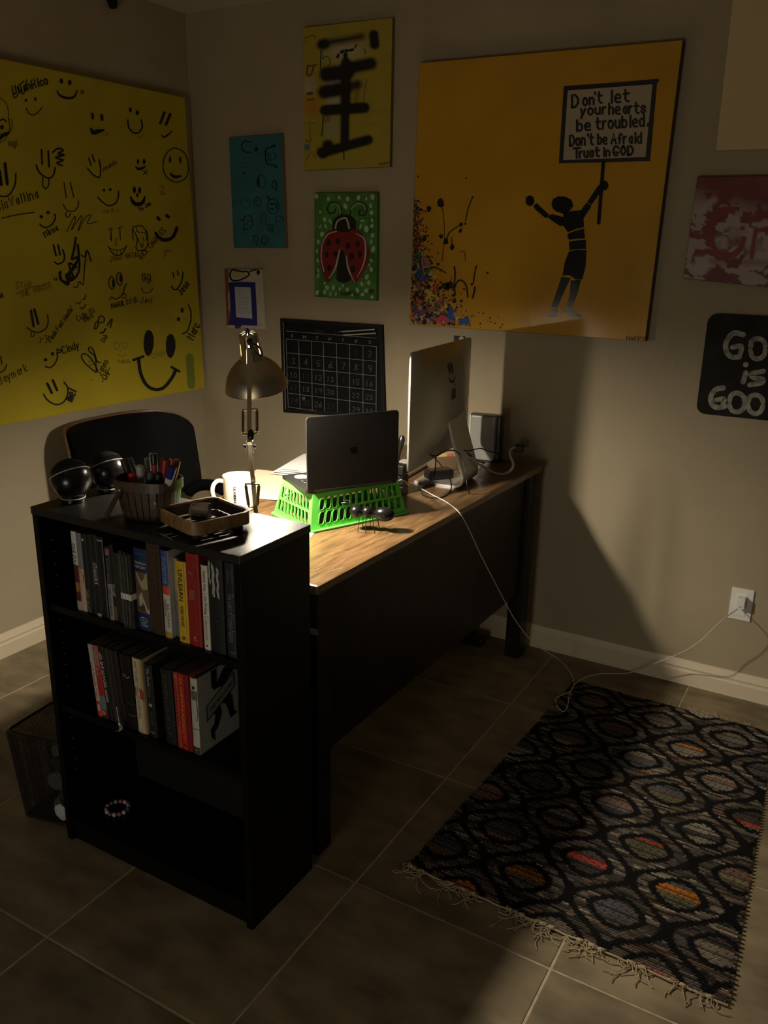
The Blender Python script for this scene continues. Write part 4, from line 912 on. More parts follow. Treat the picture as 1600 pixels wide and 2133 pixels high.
# stand: one bent sheet, neck + foot
sw0, sw1 = .245, .400; cz = PZ-DZ
prof = cr([(.022, .262), (.040, .215), (.062, .142), (.081, .084), (.095, .040), (.093, .016), (.076, .0045), (.050, .0035), (-.002, .0035), (-.072, .0035)], 5)
mb = MB(); vs = []; Np = len(prof)
for w_ in (sw0, sw1):
    for i, p in enumerate(prof):
        t_ = np.array(prof[min(i+1, Np-1)])-np.array(prof[max(i-1, 0)]); t_ = t_/np.linalg.norm(t_); nq = np.array([-t_[1], t_[0]])*.0038
        for sg in (-1, 1): vs.append(pc_near+wd*w_+bn*(p[0]+nq[0]*sg)+np.array([0, 0, DZ+max(.0004, p[1]+nq[1]*sg)]))
fs = []
for i in range(Np-1):
    k = 2*i; o_ = 2*Np; fs += [(k, k+2, k+2+o_, k+o_), (k+1, k+1+o_, k+3+o_, k+3), (k, k+1, k+3, k+2), (k+o_, k+2+o_, k+3+o_, k+1+o_)]
fs += [(0, 2*Np, 2*Np+1, 1), (2*Np-2, 2*Np-1, 4*Np-1, 4*Np-2)]
mb.add(vs, fs); mb.build('stand', mat('polished_stand', (.72, .70, .67), .34, .8), pc, 'bent metal stand', smooth=True)
wl = WL[pc]

# ------------------------------------------------------------------ things round the computer
q0, q1 = np.array(U(976, 957, 'z', DZ)), np.array(U(1030, 962, 'z', DZ)); ud = unit((q1-q0)*(1, 1, 0)); bd = np.array([-ud[1], ud[0], 0]); dw = float(np.linalg.norm(q1-q0))
dr = empty('hard_drive', 'grey boxy hard drive standing upright by the wall behind the computer', 'drive', (q0+q1)/2+bd*.03)
MD = Matrix(((ud[0], bd[0], 0, q0[0]), (ud[1], bd[1], 0, q0[1]), (0, 0, 1, DZ), (0, 0, 0, 1)))
MB().bevbox((0, 0, .002), (dw, .055, .168), .006, MD).build('case', mat('satin_grey', (.30, .30, .29), .28), dr)
MB().bevbox((-.004, .004, .0), (.0, .060, .170), .0012, MD).build('lit_side', m_white, dr, 'side facing the lamp, its lamplight painted in as white')  # lamplight on the grey case's side, painted as a white plate
MB().bevbox((dw, .002, .0), (dw+.020, .060, .172), .006, MD).build('black_end', m_blackp, dr, 'black end cap')
MB().box((dw-.006, -.0008, .004), (dw-.003, .0, .162), MD).build('seam', m_blackp, dr)
MB().box((.004, .006, .1685), (dw-.004, .05, .1700), MD).build('top_grille', m_blackp, dr)

def cable(name, P, r, mt, label, n=8, cat='cable', k=6, parent=None, group=None):
    mb = MB().tube(cr(P, k), r, n); return mb.build(name, mt, parent, label, True, cat if parent is None else None, group)
def Z(px, py, z): return np.array(U(px, py, 'z', z))
def Yp(px, py, y): return np.array(U(px, py, 'y', y))
pcb = empty('power_lead', 'thick pale grey power cord looping off the back of the computer', 'cord', Z(1040, 990, DZ))
q = [Yp(964, 944, -.47), Yp(985, 958, -.43), Yp(1005, 971, -.38), Z(1030, 985, DZ+.006), Z(1052, 987, DZ+.006), Yp(1066, 977, -.30), Yp(1069, 965, -.28), Yp(1063, 950, -.25), Yp(1063, 938, -.20), Yp(1073, 931, -.10)]
MB().tube(cr(q, 6), .0042, 10).build('cable', m_cable, pcb, smooth=True)
MB().bevbox((-.016, -.012, -.014), (.016, .016, .014), .003, Matrix.Translation(Yp(1080, 934, -.085))).build('plug', m_blackp, pcb, 'black plug')
MB().tube([Yp(1080, 934, -.085), (*Yp(1080, 934, -.085)[:2]+np.array([0, .05]), Yp(1080, 934, -.085)[2])], .007, 10).build('plug_neck', m_blackp, pcb)
cable('black_cable', [Yp(950, 934, -.50), Yp(975, 939, -.45), Yp(1000, 934, -.35), Yp(1018, 940, -.28), Yp(1034, 943, -.22), Yp(1042, 946, -.19)], .0022, m_blackp, 'thin black cable running from the computer stand to the hard drive')
cable('black_cable', [Yp(950, 936, -.52), Yp(968, 940, -.46), Yp(985, 952, -.40), Z(1005, 963, DZ+.004), Z(1030, 962, DZ+.004), Z(1048, 958, DZ+.004)], .003, m_blackp, 'thicker black cable lying before the foot of the hard drive')
cable('black_cable', [Yp(893, 946, -.62), Yp(908, 950, -.62), Yp(922, 942, -.60), Yp(938, 938, -.58), Yp(952, 941, -.57), Yp(963, 956, -.58), Yp(970, 985, -.60), Yp(973, 1010, -.62), Z(978, 1028, DZ+.003)], .0022, m_blackp, 'black cable arching past the bright edge of the stand to the desk')
cable('black_cable', [Yp(908, 952, -.62), Yp(907, 975, -.63), Yp(902, 1000, -.64), Z(893, 1010, DZ+.003), Z(880, 1016, DZ+.003), Z(880, 1030, DZ+.003), Z(900, 1037, DZ+.003), Z(925, 1034, DZ+.003), Z(939, 1020, DZ+.004), Yp(939, 1002, -.62), Yp(934, 994, -.60)], .0020, m_blackp, 'black cable coiled in a loop on the desk before the stand')
cable('grey_cable', [Yp(893, 946, -.64), Yp(903, 953, -.64), Yp(913, 962, -.64), Yp(923, 975, -.64)], .0018, m_grey, 'short grey cable end hanging behind the computer')
ab = Z(915, 1001, DZ)
MA_ = Matrix.Translation(ab) @ Matrix.Rotation(.95, 4, 'Z')
ad_ = empty('power_adapter', 'black power adapter lying on the foot of the computer stand', 'adapter', ab)
MB().bevbox((-.045, -.02, .0085), (.045, .03, .040), .005, MA_).build('case', m_blackp, ad_)
MB().bevbox((-.048, -.012, .014), (-.040, .012, .030), .002, MA_).build('end_cap', m_matte, ad_)
nbx = Z(935, 992, DZ); MN = Matrix.Translation(nbx+np.array([-.02, .03, 0])) @ Matrix.Rotation(.85, 4, 'Z')
nt_ = empty('card_box', 'small wooden box holding yellow and pink note cards under the computer', 'box', nbx+np.array([-.02, .03, 0]))
MB().bevbox((-.045, .02, .0085), (.045, .085, .055), .003, MN).build('box', mat('box_brown', (.14, .09, .05), .6), nt_)
MB().bevbox((-.040, .024, .055), (.040, .080, .066), .001, MN).build('yellow_cards', mat('yellow_card', (.50, .40, .16), .7), nt_, 'pale yellow card pad')
MB().box((.005, .0225, .0555), (.03, .0238, .065), MN).build('pink_card', mat('pink_card', (.50, .12, .13), .7), nt_, 'pink note')
# keyboard, mic and holder between laptop and computer
kb = Z(836, 992, DZ); MK = Matrix.Translation(kb+np.array([-.03, .05, 0])) @ Matrix.Rotation(math.atan2(wd[1], wd[0])-.0, 4, 'Z')
kbo = empty('keyboard', 'white slim keyboard with white keys in front of the computer screen', 'keyboard', kb+np.array([-.03, .05, 0]))
MB().bevbox((-.14, -.050, .004), (.14, .055, .010), .002, MK).build('tray', m_white, kbo)
MB().tube([MK @ Vector((-.13, -.050, .0085)), MK @ Vector((.13, -.050, .0085))], .0080, 12).build('battery_tube', m_silver, kbo, 'round aluminium tube along the rear edge')
for r_ in range(5):
    for k in range(14): MB().box((-.137+k*.0196, -.037+r_*.0178, .010), (-.137+k*.0196+.0168, -.037+r_*.0178+.015, .0125), MK).build('key', m_paper, kbo)
mp = Yp(829, 948, -.70); mp[2] = DZ
hold = empty('pen_holder', 'small black box holder between the laptop and the computer', 'holder', mp)
for z in (0, .034, .067): MB().bevbox((mp[0]-.022, mp[1]-.02, DZ+z+.0002), (mp[0]+.03, mp[1]+.02, DZ+z+.030), .003).build('tier', m_blackp, hold)
a_, b_ = mp+np.array([0, 0, .1]), Yp(838, 910, -.69); d = unit(b_-a_); L_ = np.linalg.norm(b_-a_)
MB().lathe([(0, -.001), (.0035, 0), (.005, L_*.4), (.0095, L_*.72), (.0105, L_*.9), (.007, L_*1.03), (0, L_*1.06)], a_, d, 16).build('awl', m_blackm, None, 'black tapered handled tool standing in the small black holder', True, 'tool')
cable('black_cable', [Yp(833, 955, -.74), Yp(828, 970, -.76), Yp(828, 985, -.78), Z(836, 1000, DZ+.003), Z(845, 1012, DZ+.003)], .0016, m_blackp, 'thin black cable hanging beside the right edge of the laptop')

# white charging cable to the wall outlet
ed = lambda px, py, x: np.array(U(px, py, 'x', x))
P_ = [Z(829, 1001, GT+.006), Z(838, 1000, GT+.007), Yp(850, 1006, -.86), Z(866, 1013, DZ+.012), Z(885, 1022, DZ+.004), Z(905, 1033, DZ+.004), Z(925, 1043, DZ+.004), Z(943, 1055, DZ+.004), ed(957, 1068, 1.6905), ed(968, 1085, 1.698), ed(985, 1120, 1.703), ed(1000, 1153, 1.708), ed(1020, 1192, 1.715), ed(1045, 1240, 1.725), ed(1065, 1278, 1.74), ed(1085, 1308, 1.765), ed(1105, 1332, 1.79), ed(1130, 1352, 1.825), ed(1160, 1371, 1.865), Z(1180, 1389, .012), Z(1191, 1405, .013), Z(1196, 1425, .018), Z(1188, 1440, .018), Z(1172, 1447, .018), Z(1158, 1455, .018), Z(1160, 1468, .018), Z(1168, 1479, .018), Z(1175, 1482, .018), Z(1182, 1472, .018), Z(1186, 1450, .021), Z(1194, 1430, .022), Z(1208, 1417, .018), Z(1232, 1407, .018), Z(1262, 1403, .014), ed(1300, 1403, 2.066), ed(1330, 1396, 2.118), ed(1362, 1383, 2.176), ed(1395, 1370, 2.23), ed(1430, 1354, 2.29), ed(1460, 1334, 2.33), ed(1490, 1305, 2.37), ed(1515, 1284, 2.40), Yp(1536, 1269, -.033)]
mb = MB().tube(cr(P_, 4), .0016, 8); chg = mb.build('charging_cable', m_cable, None, 'long thin white charging cable hanging off the desk to the outlet', True, 'cable')
oc = [U(*p, 'y', -.003) for p in ((1522.5, 1222), (1572, 1230), (1565, 1297), (1517, 1290))]; ox0, ox1, oz0, oz1 = 2.388, 2.461, .291, .408
ol = empty('wall_outlet', 'white wall outlet plate low on the right wall', 'outlet', ((ox0+ox1)/2, -.003, (oz0+oz1)/2))
MB().bevbox((ox0, -.006, oz0), (ox1, -.0002, oz1), .002).build('plate', m_white, ol)
for zc in (.375, .324): MB().bevbox((2.407, -.0075, zc-.016), (2.442, -.0058, zc+.016), .001).build('socket', m_paper, ol)
cp = Yp(1543, 1258, -.034)
chb = empty('charger_plug', 'white cube charger plugged into the wall outlet', 'charger', (cp[0], -.02, cp[2]))
MB().bevbox((cp[0]-.014, -.037, cp[2]-.020), (cp[0]+.014, -.0078, cp[2]+.020), .004).build('body', m_white, chb)
MB().box((cp[0]-.004, -.0378, cp[2]-.012), (cp[0]+.004, -.0368, cp[2]-.009)).build('port', m_grey, chb)
# power strip and cords under the desk
ps = empty('power_strip', 'dark power strip with cords on the floor under the desk by the wall', 'power strip', (1.40, -.10, 0))
MB().bevbox((1.30, -.14, .001), (1.52, -.09, .036), .005).build('strip', m_blackp, ps)
for x in (1.34, 1.40, 1.46): MB().bevbox((x-.014, -.13, .036), (x+.014, -.10, .060), .003).build('plug', m_matte, ps)
MB().tube(cr([(1.40, -.115, .06), (1.40, -.12, .12), (1.43, -.09, .25), (1.45, -.06, .40)], 5), .004, 8).build('cord', m_grey, ps, 'grey cord rising from the strip')
MB().tube(cr([(1.30, -.115, .02), (1.25, -.16, .006), (1.30, -.22, .005), (1.38, -.20, .005), (1.44, -.24, .005)], 5), .004, 8).build('cord', m_grey, ps, 'grey cord on the floor')

# ------------------------------------------------------------------ chair
chx = .055; chy = -.655
ch = empty('lounge_chair', 'black leather office chair with a walnut shell behind the desk', 'chair', (chx+.26, chy, 0))
_first = len(bpy.data.objects)
def cpad(name, mt, off, th, hw, z0, z1, r, label=None, puff=0):
    """curved back panel bulging away from the desk; hw half width, ends curl forward"""
    nx_, nz_ = 26, 12; vs = []; fs = []
    for s_ in (0, 1):
        for j in range(nz_+1):
            for i in range(nx_+1):
                u = -1+2*i/nx_; v = -1+2*j/nz_
                y, z = u*hw, v*(z1-z0)/2
                cy_, cz_ = hw-r, (z1-z0)/2-r; dy, dz = abs(y)-cy_, abs(z)-cz_
                if dy > 0 and dz > 0:
                    m_ = max(dy, dz); L_ = math.hypot(dy, dz); y = math.copysign(cy_+dy*m_/L_, y); z = math.copysign(cz_+dz*m_/L_, z)
                zz = (z0+z1)/2+z-.03*(u+.3)*0
                x = chx+off+.17*abs(y/hw)**3+.05*(1-(zz-.49)/.36)+(th*(1+puff*(1-u**4)*(1-v**4)) if s_ else 0)
                vs.append((x, chy+y, zz))
    n = (nx_+1)*(nz_+1)
    for j in range(nz_):
        for i in range(nx_):
            k = j*(nx_+1)+i; fs += [(k, k+nx_+1, k+nx_+2, k+1), (k+n, k+1+n, k+nx_+2+n, k+nx_+1+n)]
    edge = [i for i in range(nx_+1)]+[j*(nx_+1)+nx_ for j in range(1, nz_+1)]+[nz_*(nx_+1)+i for i in range(nx_-1, -1, -1)]+[j*(nx_+1) for j in range(nz_-1, 0, -1)]
    fs += [(edge[i], edge[i-1], edge[i-1]+n, edge[i]+n) for i in range(len(edge))]
    mb = MB(); mb.add(vs, fs); return mb.build(name, mt, ch, label, True)
cpad('back_shell', m_ply, -.016, .012, .312, .49, .850, .078, 'walnut plywood shell of the backrest')
cpad('back_cushion', m_leather, -.002, .034, .298, .50, .842, .070, 'black leather back cushion', .5)
MB().bevbox((chx+.09, chy-.23, .40), (chx+.50, chy+.23, .475), .03).build('seat_cushion', m_leather, ch, smooth=True)
MB().bevbox((chx+.08, chy-.24, .380), (chx+.51, chy+.24, .399), .008).build('seat_shell', m_ply, ch)
for sg in (-1, 1):
    pp = cr([(chx+.24, chy+sg*.205, .52), (chx+.30, chy+sg*.205, .560), (chx+.38, chy+sg*.205, .575), (chx+.46, chy+sg*.205, .560)], 5)
    MB().tube(pp, [.012]+[.024]*(len(pp)-2)+[.014], 12).build('armrest', m_leather, ch, smooth=True)
    MB().tube([(chx+.38, chy+sg*.205, .56), (chx+.38, chy+sg*.205, .42)], .010, 10).build('arm_post', m_chrome, ch)
MB().tube([(chx+.26, chy, .07), (chx+.26, chy, .38)], .028, 16).build('column', m_chrome, ch)
MB().bevbox((chx+.02, chy-.05, .392), (chx+.10, chy+.05, .64), .008).build('back_bracket', m_blackp, ch)
for k in range(5):
    a = 2*math.pi*k/5+.4; e = np.array([chx+.26+.25*math.cos(a), chy+.25*math.sin(a), .055])
    MB().tube([(chx+.26, chy, .085), e], [.026, .016], 10).build('leg', m_chrome, ch)
    MB().lathe([(0, -.010), (.024, -.010), (.027, -.004), (.027, .004), (.024, .010), (0, .010)], e-np.array([0, 0, .0278]), (-math.sin(a), math.cos(a), 0), 16).build('caster', m_blackp, ch)

RCH = Matrix.Rotation(math.radians(0), 4, 'Z')
for c_ in ch.children: c_.data.transform(RCH)

# ------------------------------------------------------------------ mesh bin
bcn = [np.array(v, float) for v in ((.862, -1.776), (1.036, -1.737), (1.018, -1.530), (.842, -1.605))]
bin_ = empty('mesh_wastebin', 'black wire mesh waste bin beside the bookcase', 'bin', (.94, -1.66, 0))
BH = .272; bctr = sum(bcn)/4
bot = [bctr+(p-bctr)*.84 for p in bcn]
def bw(side, u, v):
    a, b = bot[side], bot[(side+1) % 4]; c, d = bcn[side], bcn[(side+1) % 4]
    p = (a*(1-u)+b*u)*(1-v)+(c*(1-u)+d*u)*v; return np.array([*p, .004+v*(BH-.004)])
for side in range(4):
    mb = MB(); L_ = np.linalg.norm(bcn[(side+1) % 4]-bcn[side]); nU = int(L_/.0042); nV = int(BH/.0042); hw_ = .00080
    for k in range(nU+1):
        u = k/nU; e = hw_/L_; mb.add([bw(side, u-e, 0), bw(side, u+e, 0), bw(side, u+e, 1), bw(side, u-e, 1)], [(0, 1, 2, 3)])
    for k in range(nV+1):
        v = k/nV; e = hw_/BH; mb.add([bw(side, 0, v-e), bw(side, 1, v-e), bw(side, 1, v+e), bw(side, 0, v+e)], [(0, 1, 2, 3)])
    mb.build('mesh_wall', m_wire, bin_, recalc=False, kind='stuff')
def rounded(pl, r=.03, n=5):
    out = []
    for i in range(4):
        p, a, b = pl[i], unit(pl[i-1]-pl[i]), unit(pl[(i+1) % 4]-pl[i])
        for k in range(n+1):
            t = k/n; out.append((p+a*r)*(1-t)**2+2*t*(1-t)*p+(p+b*r)*t*t)
    return out
MB().tube([(*p, BH) for p in rounded(bcn, .022)], .0045, 8, True).build('rim', m_blackp, bin_, 'black tubular rim', smooth=True)
MB().tube([(*p, .0055) for p in rounded(bot, .016)], .005, 8, True).build('base_ring', m_blackp, bin_, smooth=True)
MB().prism([(*p, .002) for p in bot], (0, 0, .003)).build('base_plate', m_wire, bin_)
def crumple(c, r, mt, label, seed):
    rr = np.random.default_rng(seed); bm = bmesh.new(); bmesh.ops.create_icosphere(bm, subdivisions=3, radius=1)
    dirs = rr.normal(size=(9, 3)); dirs /= np.linalg.norm(dirs, axis=1)[:, None]; offs = rr.uniform(.55, .9, 9)
    for v in bm.verts:
        p = np.array(v.co); 
        for d, o_ in zip(dirs, offs):
            k = p @ d
            if k > o_: p = p-d*(k-o_)*1.3
        v.co = Vector(p*r*(1+rr.normal()*.03)+np.asarray(c))
    mb = MB(); mb.add([v.co for v in bm.verts], [tuple(v.index for v in f.verts) for f in bm.faces]); bm.free()
    mb.build('crumpled_paper', mt, None, label, False, 'paper', 'crumpled papers in the mesh bin')
m_crum = mat('crumpled_paper', (.42, .43, .46), .8)
crumple((.985, -1.715, .044), (.034, .026, .038), m_crum, 'pale crumpled paper at the bottom of the mesh bin near the bookcase', 1)
crumple((.960, -1.700, .112), (.038, .030, .030), m_crum, 'pale crumpled paper in the middle of the mesh bin', 2)
crumple((.935, -1.655, .040), (.034, .034, .034), mat('crumpled_brown', (.12, .09, .06), .8), 'brownish crumpled wrapper at the back of the mesh bin', 3)
crumple((.965, -1.690, .168), (.036, .034, .024), mat('crumpled_dark', (.10, .09, .10), .8), 'dark crumpled wrapper in the upper half of the mesh bin', 4)
crumple((.968, -1.700, .208), (.028, .024, .014), m_crum, 'pale crumpled paper at the top of the mesh bin', 5)

# ------------------------------------------------------------------ canvases on the walls
def canvas(name, label, cat, ax, d, corners, side, face=None, gap=.0015, facename='painted_face'):
    """stretched canvas: four photo corners unprojected on its front plane, extruded back to the wall"""
    P = [np.array(U(*c, ax, d)) for c in corners]; i = 'xyz'.index(ax); back = np.zeros(3); back[i] = math.copysign(gap, d)-d
    o = empty(name, label, cat, (sum(P)/4)+back)
    MB().prism(P, back).build('stretched_canvas', side, o)
    if face:
        mb = MB(); lift = np.zeros(3); lift[i] = math.copysign(.0005, d); c = sum(P)/4
        mb.poly([c+(p-c)*.997+lift for p in P]); mb.build(facename, face, o, recalc=False)
    return o, P
def child(mb, name, mt, o, label=None, kind=None):
    if name in ('marker_drawing', 'faint_drawing', 'sign_lettering', 'brown_marks', 'paint_drips', 'pale_dots', 'chalk_numbers', 'faint_chalk', 'grid_lines', 'weekday_letters', 'handwriting', 'white_highlights', 'black_paint', 'black_loops', 'stencilled_figure', 'yellow_wash', 'red_streak'): kind = 'stuff'
    return mb.build(name, mt, o, label, recalc=False, kind=kind)

# 1. big yellow canvas of drawn smiles
m_yel = mat('yellow_paint', (.50, .40, .018), .6, var=.10, scale=3.5, bump=.05, bscale=200)
m_yels = mat('yellow_edge', (.42, .33, .02), .7)
def lerp(a, b, t): return (a[0]+(b[0]-a[0])*t, a[1]+(b[1]-a[1])*t)
YTL, YBL = (-214, 77), (-214, 926)
o, P = canvas('smiley_canvas', 'very large yellow canvas covered in hand-drawn smiles and names', 'painting', 'x', .036, [YTL, (384, 203), (427, 808), YBL], m_yels, m_yel)
A1 = Board('x', .037, 3.636, 0, 100); A2 = Board('x', .037, 3.636, 0, 480)
A1.sq = A2.sq = .70; A1.sl = A2.sl = .12
ink, faint, smear = MB(), MB(), MB()
A1.run(ink, """
S 9 90,290 110,380 150,320 130,300 180,250
S 8 200,455 215,490 250,508 285,490 320,450
E 197,397 10,12
E 268,388 10,14
T 62 -17 10 105,350 JuanRico
S 8 150,330 180,345 200,240
E 465,250 14,20
E 528,262 14,20
B 20 432,325 455,360 510,380 560,370 585,320
T 24 0 5 610,345 Sk
S 5 -20,365 40,410 62,470 65,540 75,600 60,650 40,690 0,720
S 5 65,545 85,540 95,580 85,620 72,625
E 15,600 14,18
B 14 -10,555 25,540 52,562
B 30 -10,700 20,665 50,650 70,640
S 7 -10,640 10,655 30,645
L 22 700,500 702,530
L 22 770,510 774,542
B 34 690,610 705,640 740,632 785,622
E 987,468 12,18
E 1040,490 13,18
S 12 968,545 975,600 1010,640 1050,640 1078,600 1070,545
L 20 1245,490 1215,570
L 20 1290,500 1258,580
B 14 1222,655 1240,675 1270,660 1305,628
C 8 1310,760 1260,800 1235,880 1250,960 1310,1010 1370,1010 1420,960 1425,880 1400,800 1350,765
E 1288,845 9,26
E 1365,848 9,26
B 24 1292,950 1320,975 1372,970
L 24 38,875 55,1030
L 24 -5,930 10,1035
S 12 120,950 115,1030 80,1100 40,1125 -10,1120
L 14 315,770 320,880
L 14 365,780 372,900
S 12 275,885 290,930 330,970 375,985 405,960 418,905
S 9 325,980 325,1040 345,1065 368,1040 370,990
S 13 400,790 440,760 480,775 440,800 490,810 420,830 480,850 430,870 470,890
L 11 672,835 692,890
L 11 698,810 718,862
S 11 662,910 700,955 750,980 762,930 750,845
T 34 -30 4 785,935 Amanda
E 1045,860 9,20
E 1092,860 11,20
B 20 1028,898 1045,915 1080,910 1100,895
L 6 1085,930 1115,955
L 6 1115,925 1085,960
L 8 485,1020 503,1135
L 8 532,1015 558,1130
S 8 478,1185 510,1230 560,1235 590,1200 595,1160
S 8 505,1240 500,1270 520,1280 535,1250
E 787,1077 11,11
E 835,1072 11,11
S 10 742,1130 780,1170 830,1195 880,1170 898,1120 896,1085
E 1018,1075 12,27
E 1058,1078 12,25
E 1040,1115 9,16
B 32 990,1130 1010,1170 1045,1185 1080,1170 1097,1130
T 30 -32 6 1060,1240 To Joe
T 70 -18 8 -20,1235 uisVallina
S 8 15,1290 120,1265 258,1245
E 313,1278 14,13
E 364,1246 14,13
S 11 302,1335 340,1360 390,1340 420,1290 415,1260
T 46 -30 8 345,1435 Mirna
S 6 505,1395 560,1280 570,1300 540,1380 610,1275 620,1290 590,1390 650,1280 690,1270 660,1330 735,1315
L 24 1195,1285 1207,1298
L 24 1262,1270 1278,1280
S 22 1180,1405 1210,1440 1260,1450 1310,1430 1340,1360
S 6 818,1385 835,1370 855,1370
S 6 895,1370 915,1355 935,1355
L 6 840,1395 840,1450
L 6 908,1390 912,1450
S 7 1010,1455 1003,1370 1030,1350 1080,1350 1110,1400 1110,1455
S 6 1030,1350 1040,1390 1100,1400
L 6 1030,1410 1040,1450
""")
A2.run(ink, """
L 14 405,110 425,190
L 14 440,110 455,185
S 12 415,240 440,255 480,235 488,190 475,145
S 17 575,55 560,150 545,220 590,200 560,290 520,320 540,380 600,300 590,110
S 17 450,320 470,380 520,410 500,330 560,370 520,250 580,280
S 15 460,310 455,370 500,390 520,400 540,300 600,210
S 10 615,185 640,200 660,150 690,235
S 8 655,165 640,280 630,410 600,385 585,430 558,428
S 5 882,60 875,110 895,110
S 8 820,120 850,170 890,190 930,170 960,115
S 5 830,135 890,150 950,130
L 4 860,145 862,170
L 4 885,150 886,185
L 4 912,147 915,178
L 6 840,-20 845,80
L 6 908,-20 912,70
T 36 -10 5 838,235 JUAN ORTIZ
T 38 -50 6 1075,222 RICK CHARLES
S 7 1005,-10 1040,60 1030,130 1060,155 1110,130 1120,60 1110,0
S 6 1065,100 1075,130 1085,105 1065,100
L 6 1045,60 1055,90
L 6 1085,55 1090,85
S 22 1180,20 1215,65 1260,75 1310,50 1340,-10
S 8 830,360 825,410 850,448 868,415 862,370 845,350 830,360
S 8 885,340 885,385 910,415 926,375 918,330 900,320 885,340
E 857,400 9,30
E 913,362 10,28
S 8 832,525 845,505 880,520 925,490 945,430 960,402
S 6 925,485 950,480 950,510 925,510
T 36 -14 7 848,590 MARILYN B.
O 6 1090,355 12,30
O 6 1128,365 13,35
E 1092,362 4,12
E 1130,372 4,14
S 6 1072,435 1085,465 1115,475 1145,460 1155,435
T 42 2 5 1065,548 Javi
L 9 1310,318 1318,360
L 9 1345,305 1352,340
S 10 1300,425 1325,450 1360,420 1380,370 1385,315
T 48 -54 9 1375,492 Jess
E 1380,605 12,18
E 1352,672 12,16
S 10 1428,565 1445,610 1445,680 1420,760 1385,782
T 58 -66 9 1465,832 Marc
S 8 582,545 598,555 612,540
S 8 628,520 640,520 648,490
S 8 605,585 630,590 650,560
T 42 -28 6 590,690 Culp Ri
T 36 -30 6 645,695 Kern
S 9 715,745 725,700 745,690 735,740 715,745
S 9 745,690 755,650 785,655 790,690 755,700
S 12 760,775 785,770 800,745
S 10 810,720 850,670 835,735
T 34 -60 6 790,850 Bob
L 18 235,610 255,728
L 18 260,598 290,708
S 9 205,735 250,765 300,770 350,740 365,690 360,640
S 7 240,770 235,800 255,800 262,775
T 36 -20 5 300,850 J-Tr
T 34 -56 6 372,868 "Flesh Fuel Amulis"
T 52 -20 8 478,935 Cindy
S 9 440,930 430,905 445,900 455,910 468,900 470,915 440,930
E 345,980 13,13
E 398,935 13,14
S 10 342,1028 375,1040 415,1010 435,960 430,930
S 10 725,1075 650,1010 618,960 630,935 665,945 700,985 740,1060
S 10 730,1075 720,960 680,920 670,895 690,885 712,920 735,990 760,1000
L 5 672,990 674,1000
L 5 688,985 690,995
S 5 678,1015 690,1022 702,1010
T 44 -62 7 765,1102 Janeo
T 40 -62 7 792,1160 -GHP-
F 1127,753 1150,765 1165,810 1165,870 1150,925 1127,953 1105,945 1090,900 1088,845 1095,790 1110,760
F 1287,783 1310,790 1328,830 1330,890 1315,945 1293,970 1272,955 1258,915 1256,860 1265,805
S 26 1050,970 1065,1080 1110,1170 1175,1205 1240,1190 1300,1120 1330,1060
L 20 1010,982 1085,955
L 20 1300,1035 1358,1068
T 62 -26 6 -5,1170 Baymark
S 9 -10,1080 30,1060 52,1015
L 9 5,955 14,1010
T 40 -10 9 -20,515 MA
L 20 358,1160 392,1230
L 20 400,1135 432,1210
S 12 330,1240 360,1285 420,1318 475,1305 510,1250 512,1190 485,1150
T 60 -68 13 545,1298 mel
E 697,1135 4,4
E 1400,668 4,4
L 8 408,362 415,378
L 8 425,360 430,376
""")
A1.run(faint, """
S 5 1205,1055 1225,1040 1240,1060 1230,1085 1210,1080
T 22 -10 4 1215,1115 Sat
T 34 -6 4 778,1255 Maritza
S 6 800,655 815,660 812,640
S 6 1050,680 1075,670 1085,650
F 60,700 95,712 130,700 132,735 110,770 90,742 62,745
""")
A2.run(faint, """
T 46 -6 6 120,440 STAR
T 44 -18 7 140,515 'THE HOUSE
S 6 120,485 200,440 330,410
O 4 885,875 20,28
O 4 943,867 20,26
S 4 890,935 920,955 955,940
T 26 2 4 888,1002 Isabella
T 36 -22 4 1155,972 Crispy
S 8 1240,160 1270,150 1300,155
S 6 1265,150 1250,190 1240,215
E 915,912 4,4
""")
child(ink, 'marker_drawing', m_ink, o, 'black marker smiles and signatures'); child(faint, 'faint_drawing', m_olive, o, 'faded olive drawings')
A2.stroke(smear, [(1438, 960), (1444, 1080), (1450, 1172)], 58, .0004); child(smear, 'green_smear', mat('green_smear', (.17, .22, .02), .7), o, 'greenish smear near the lower corner')

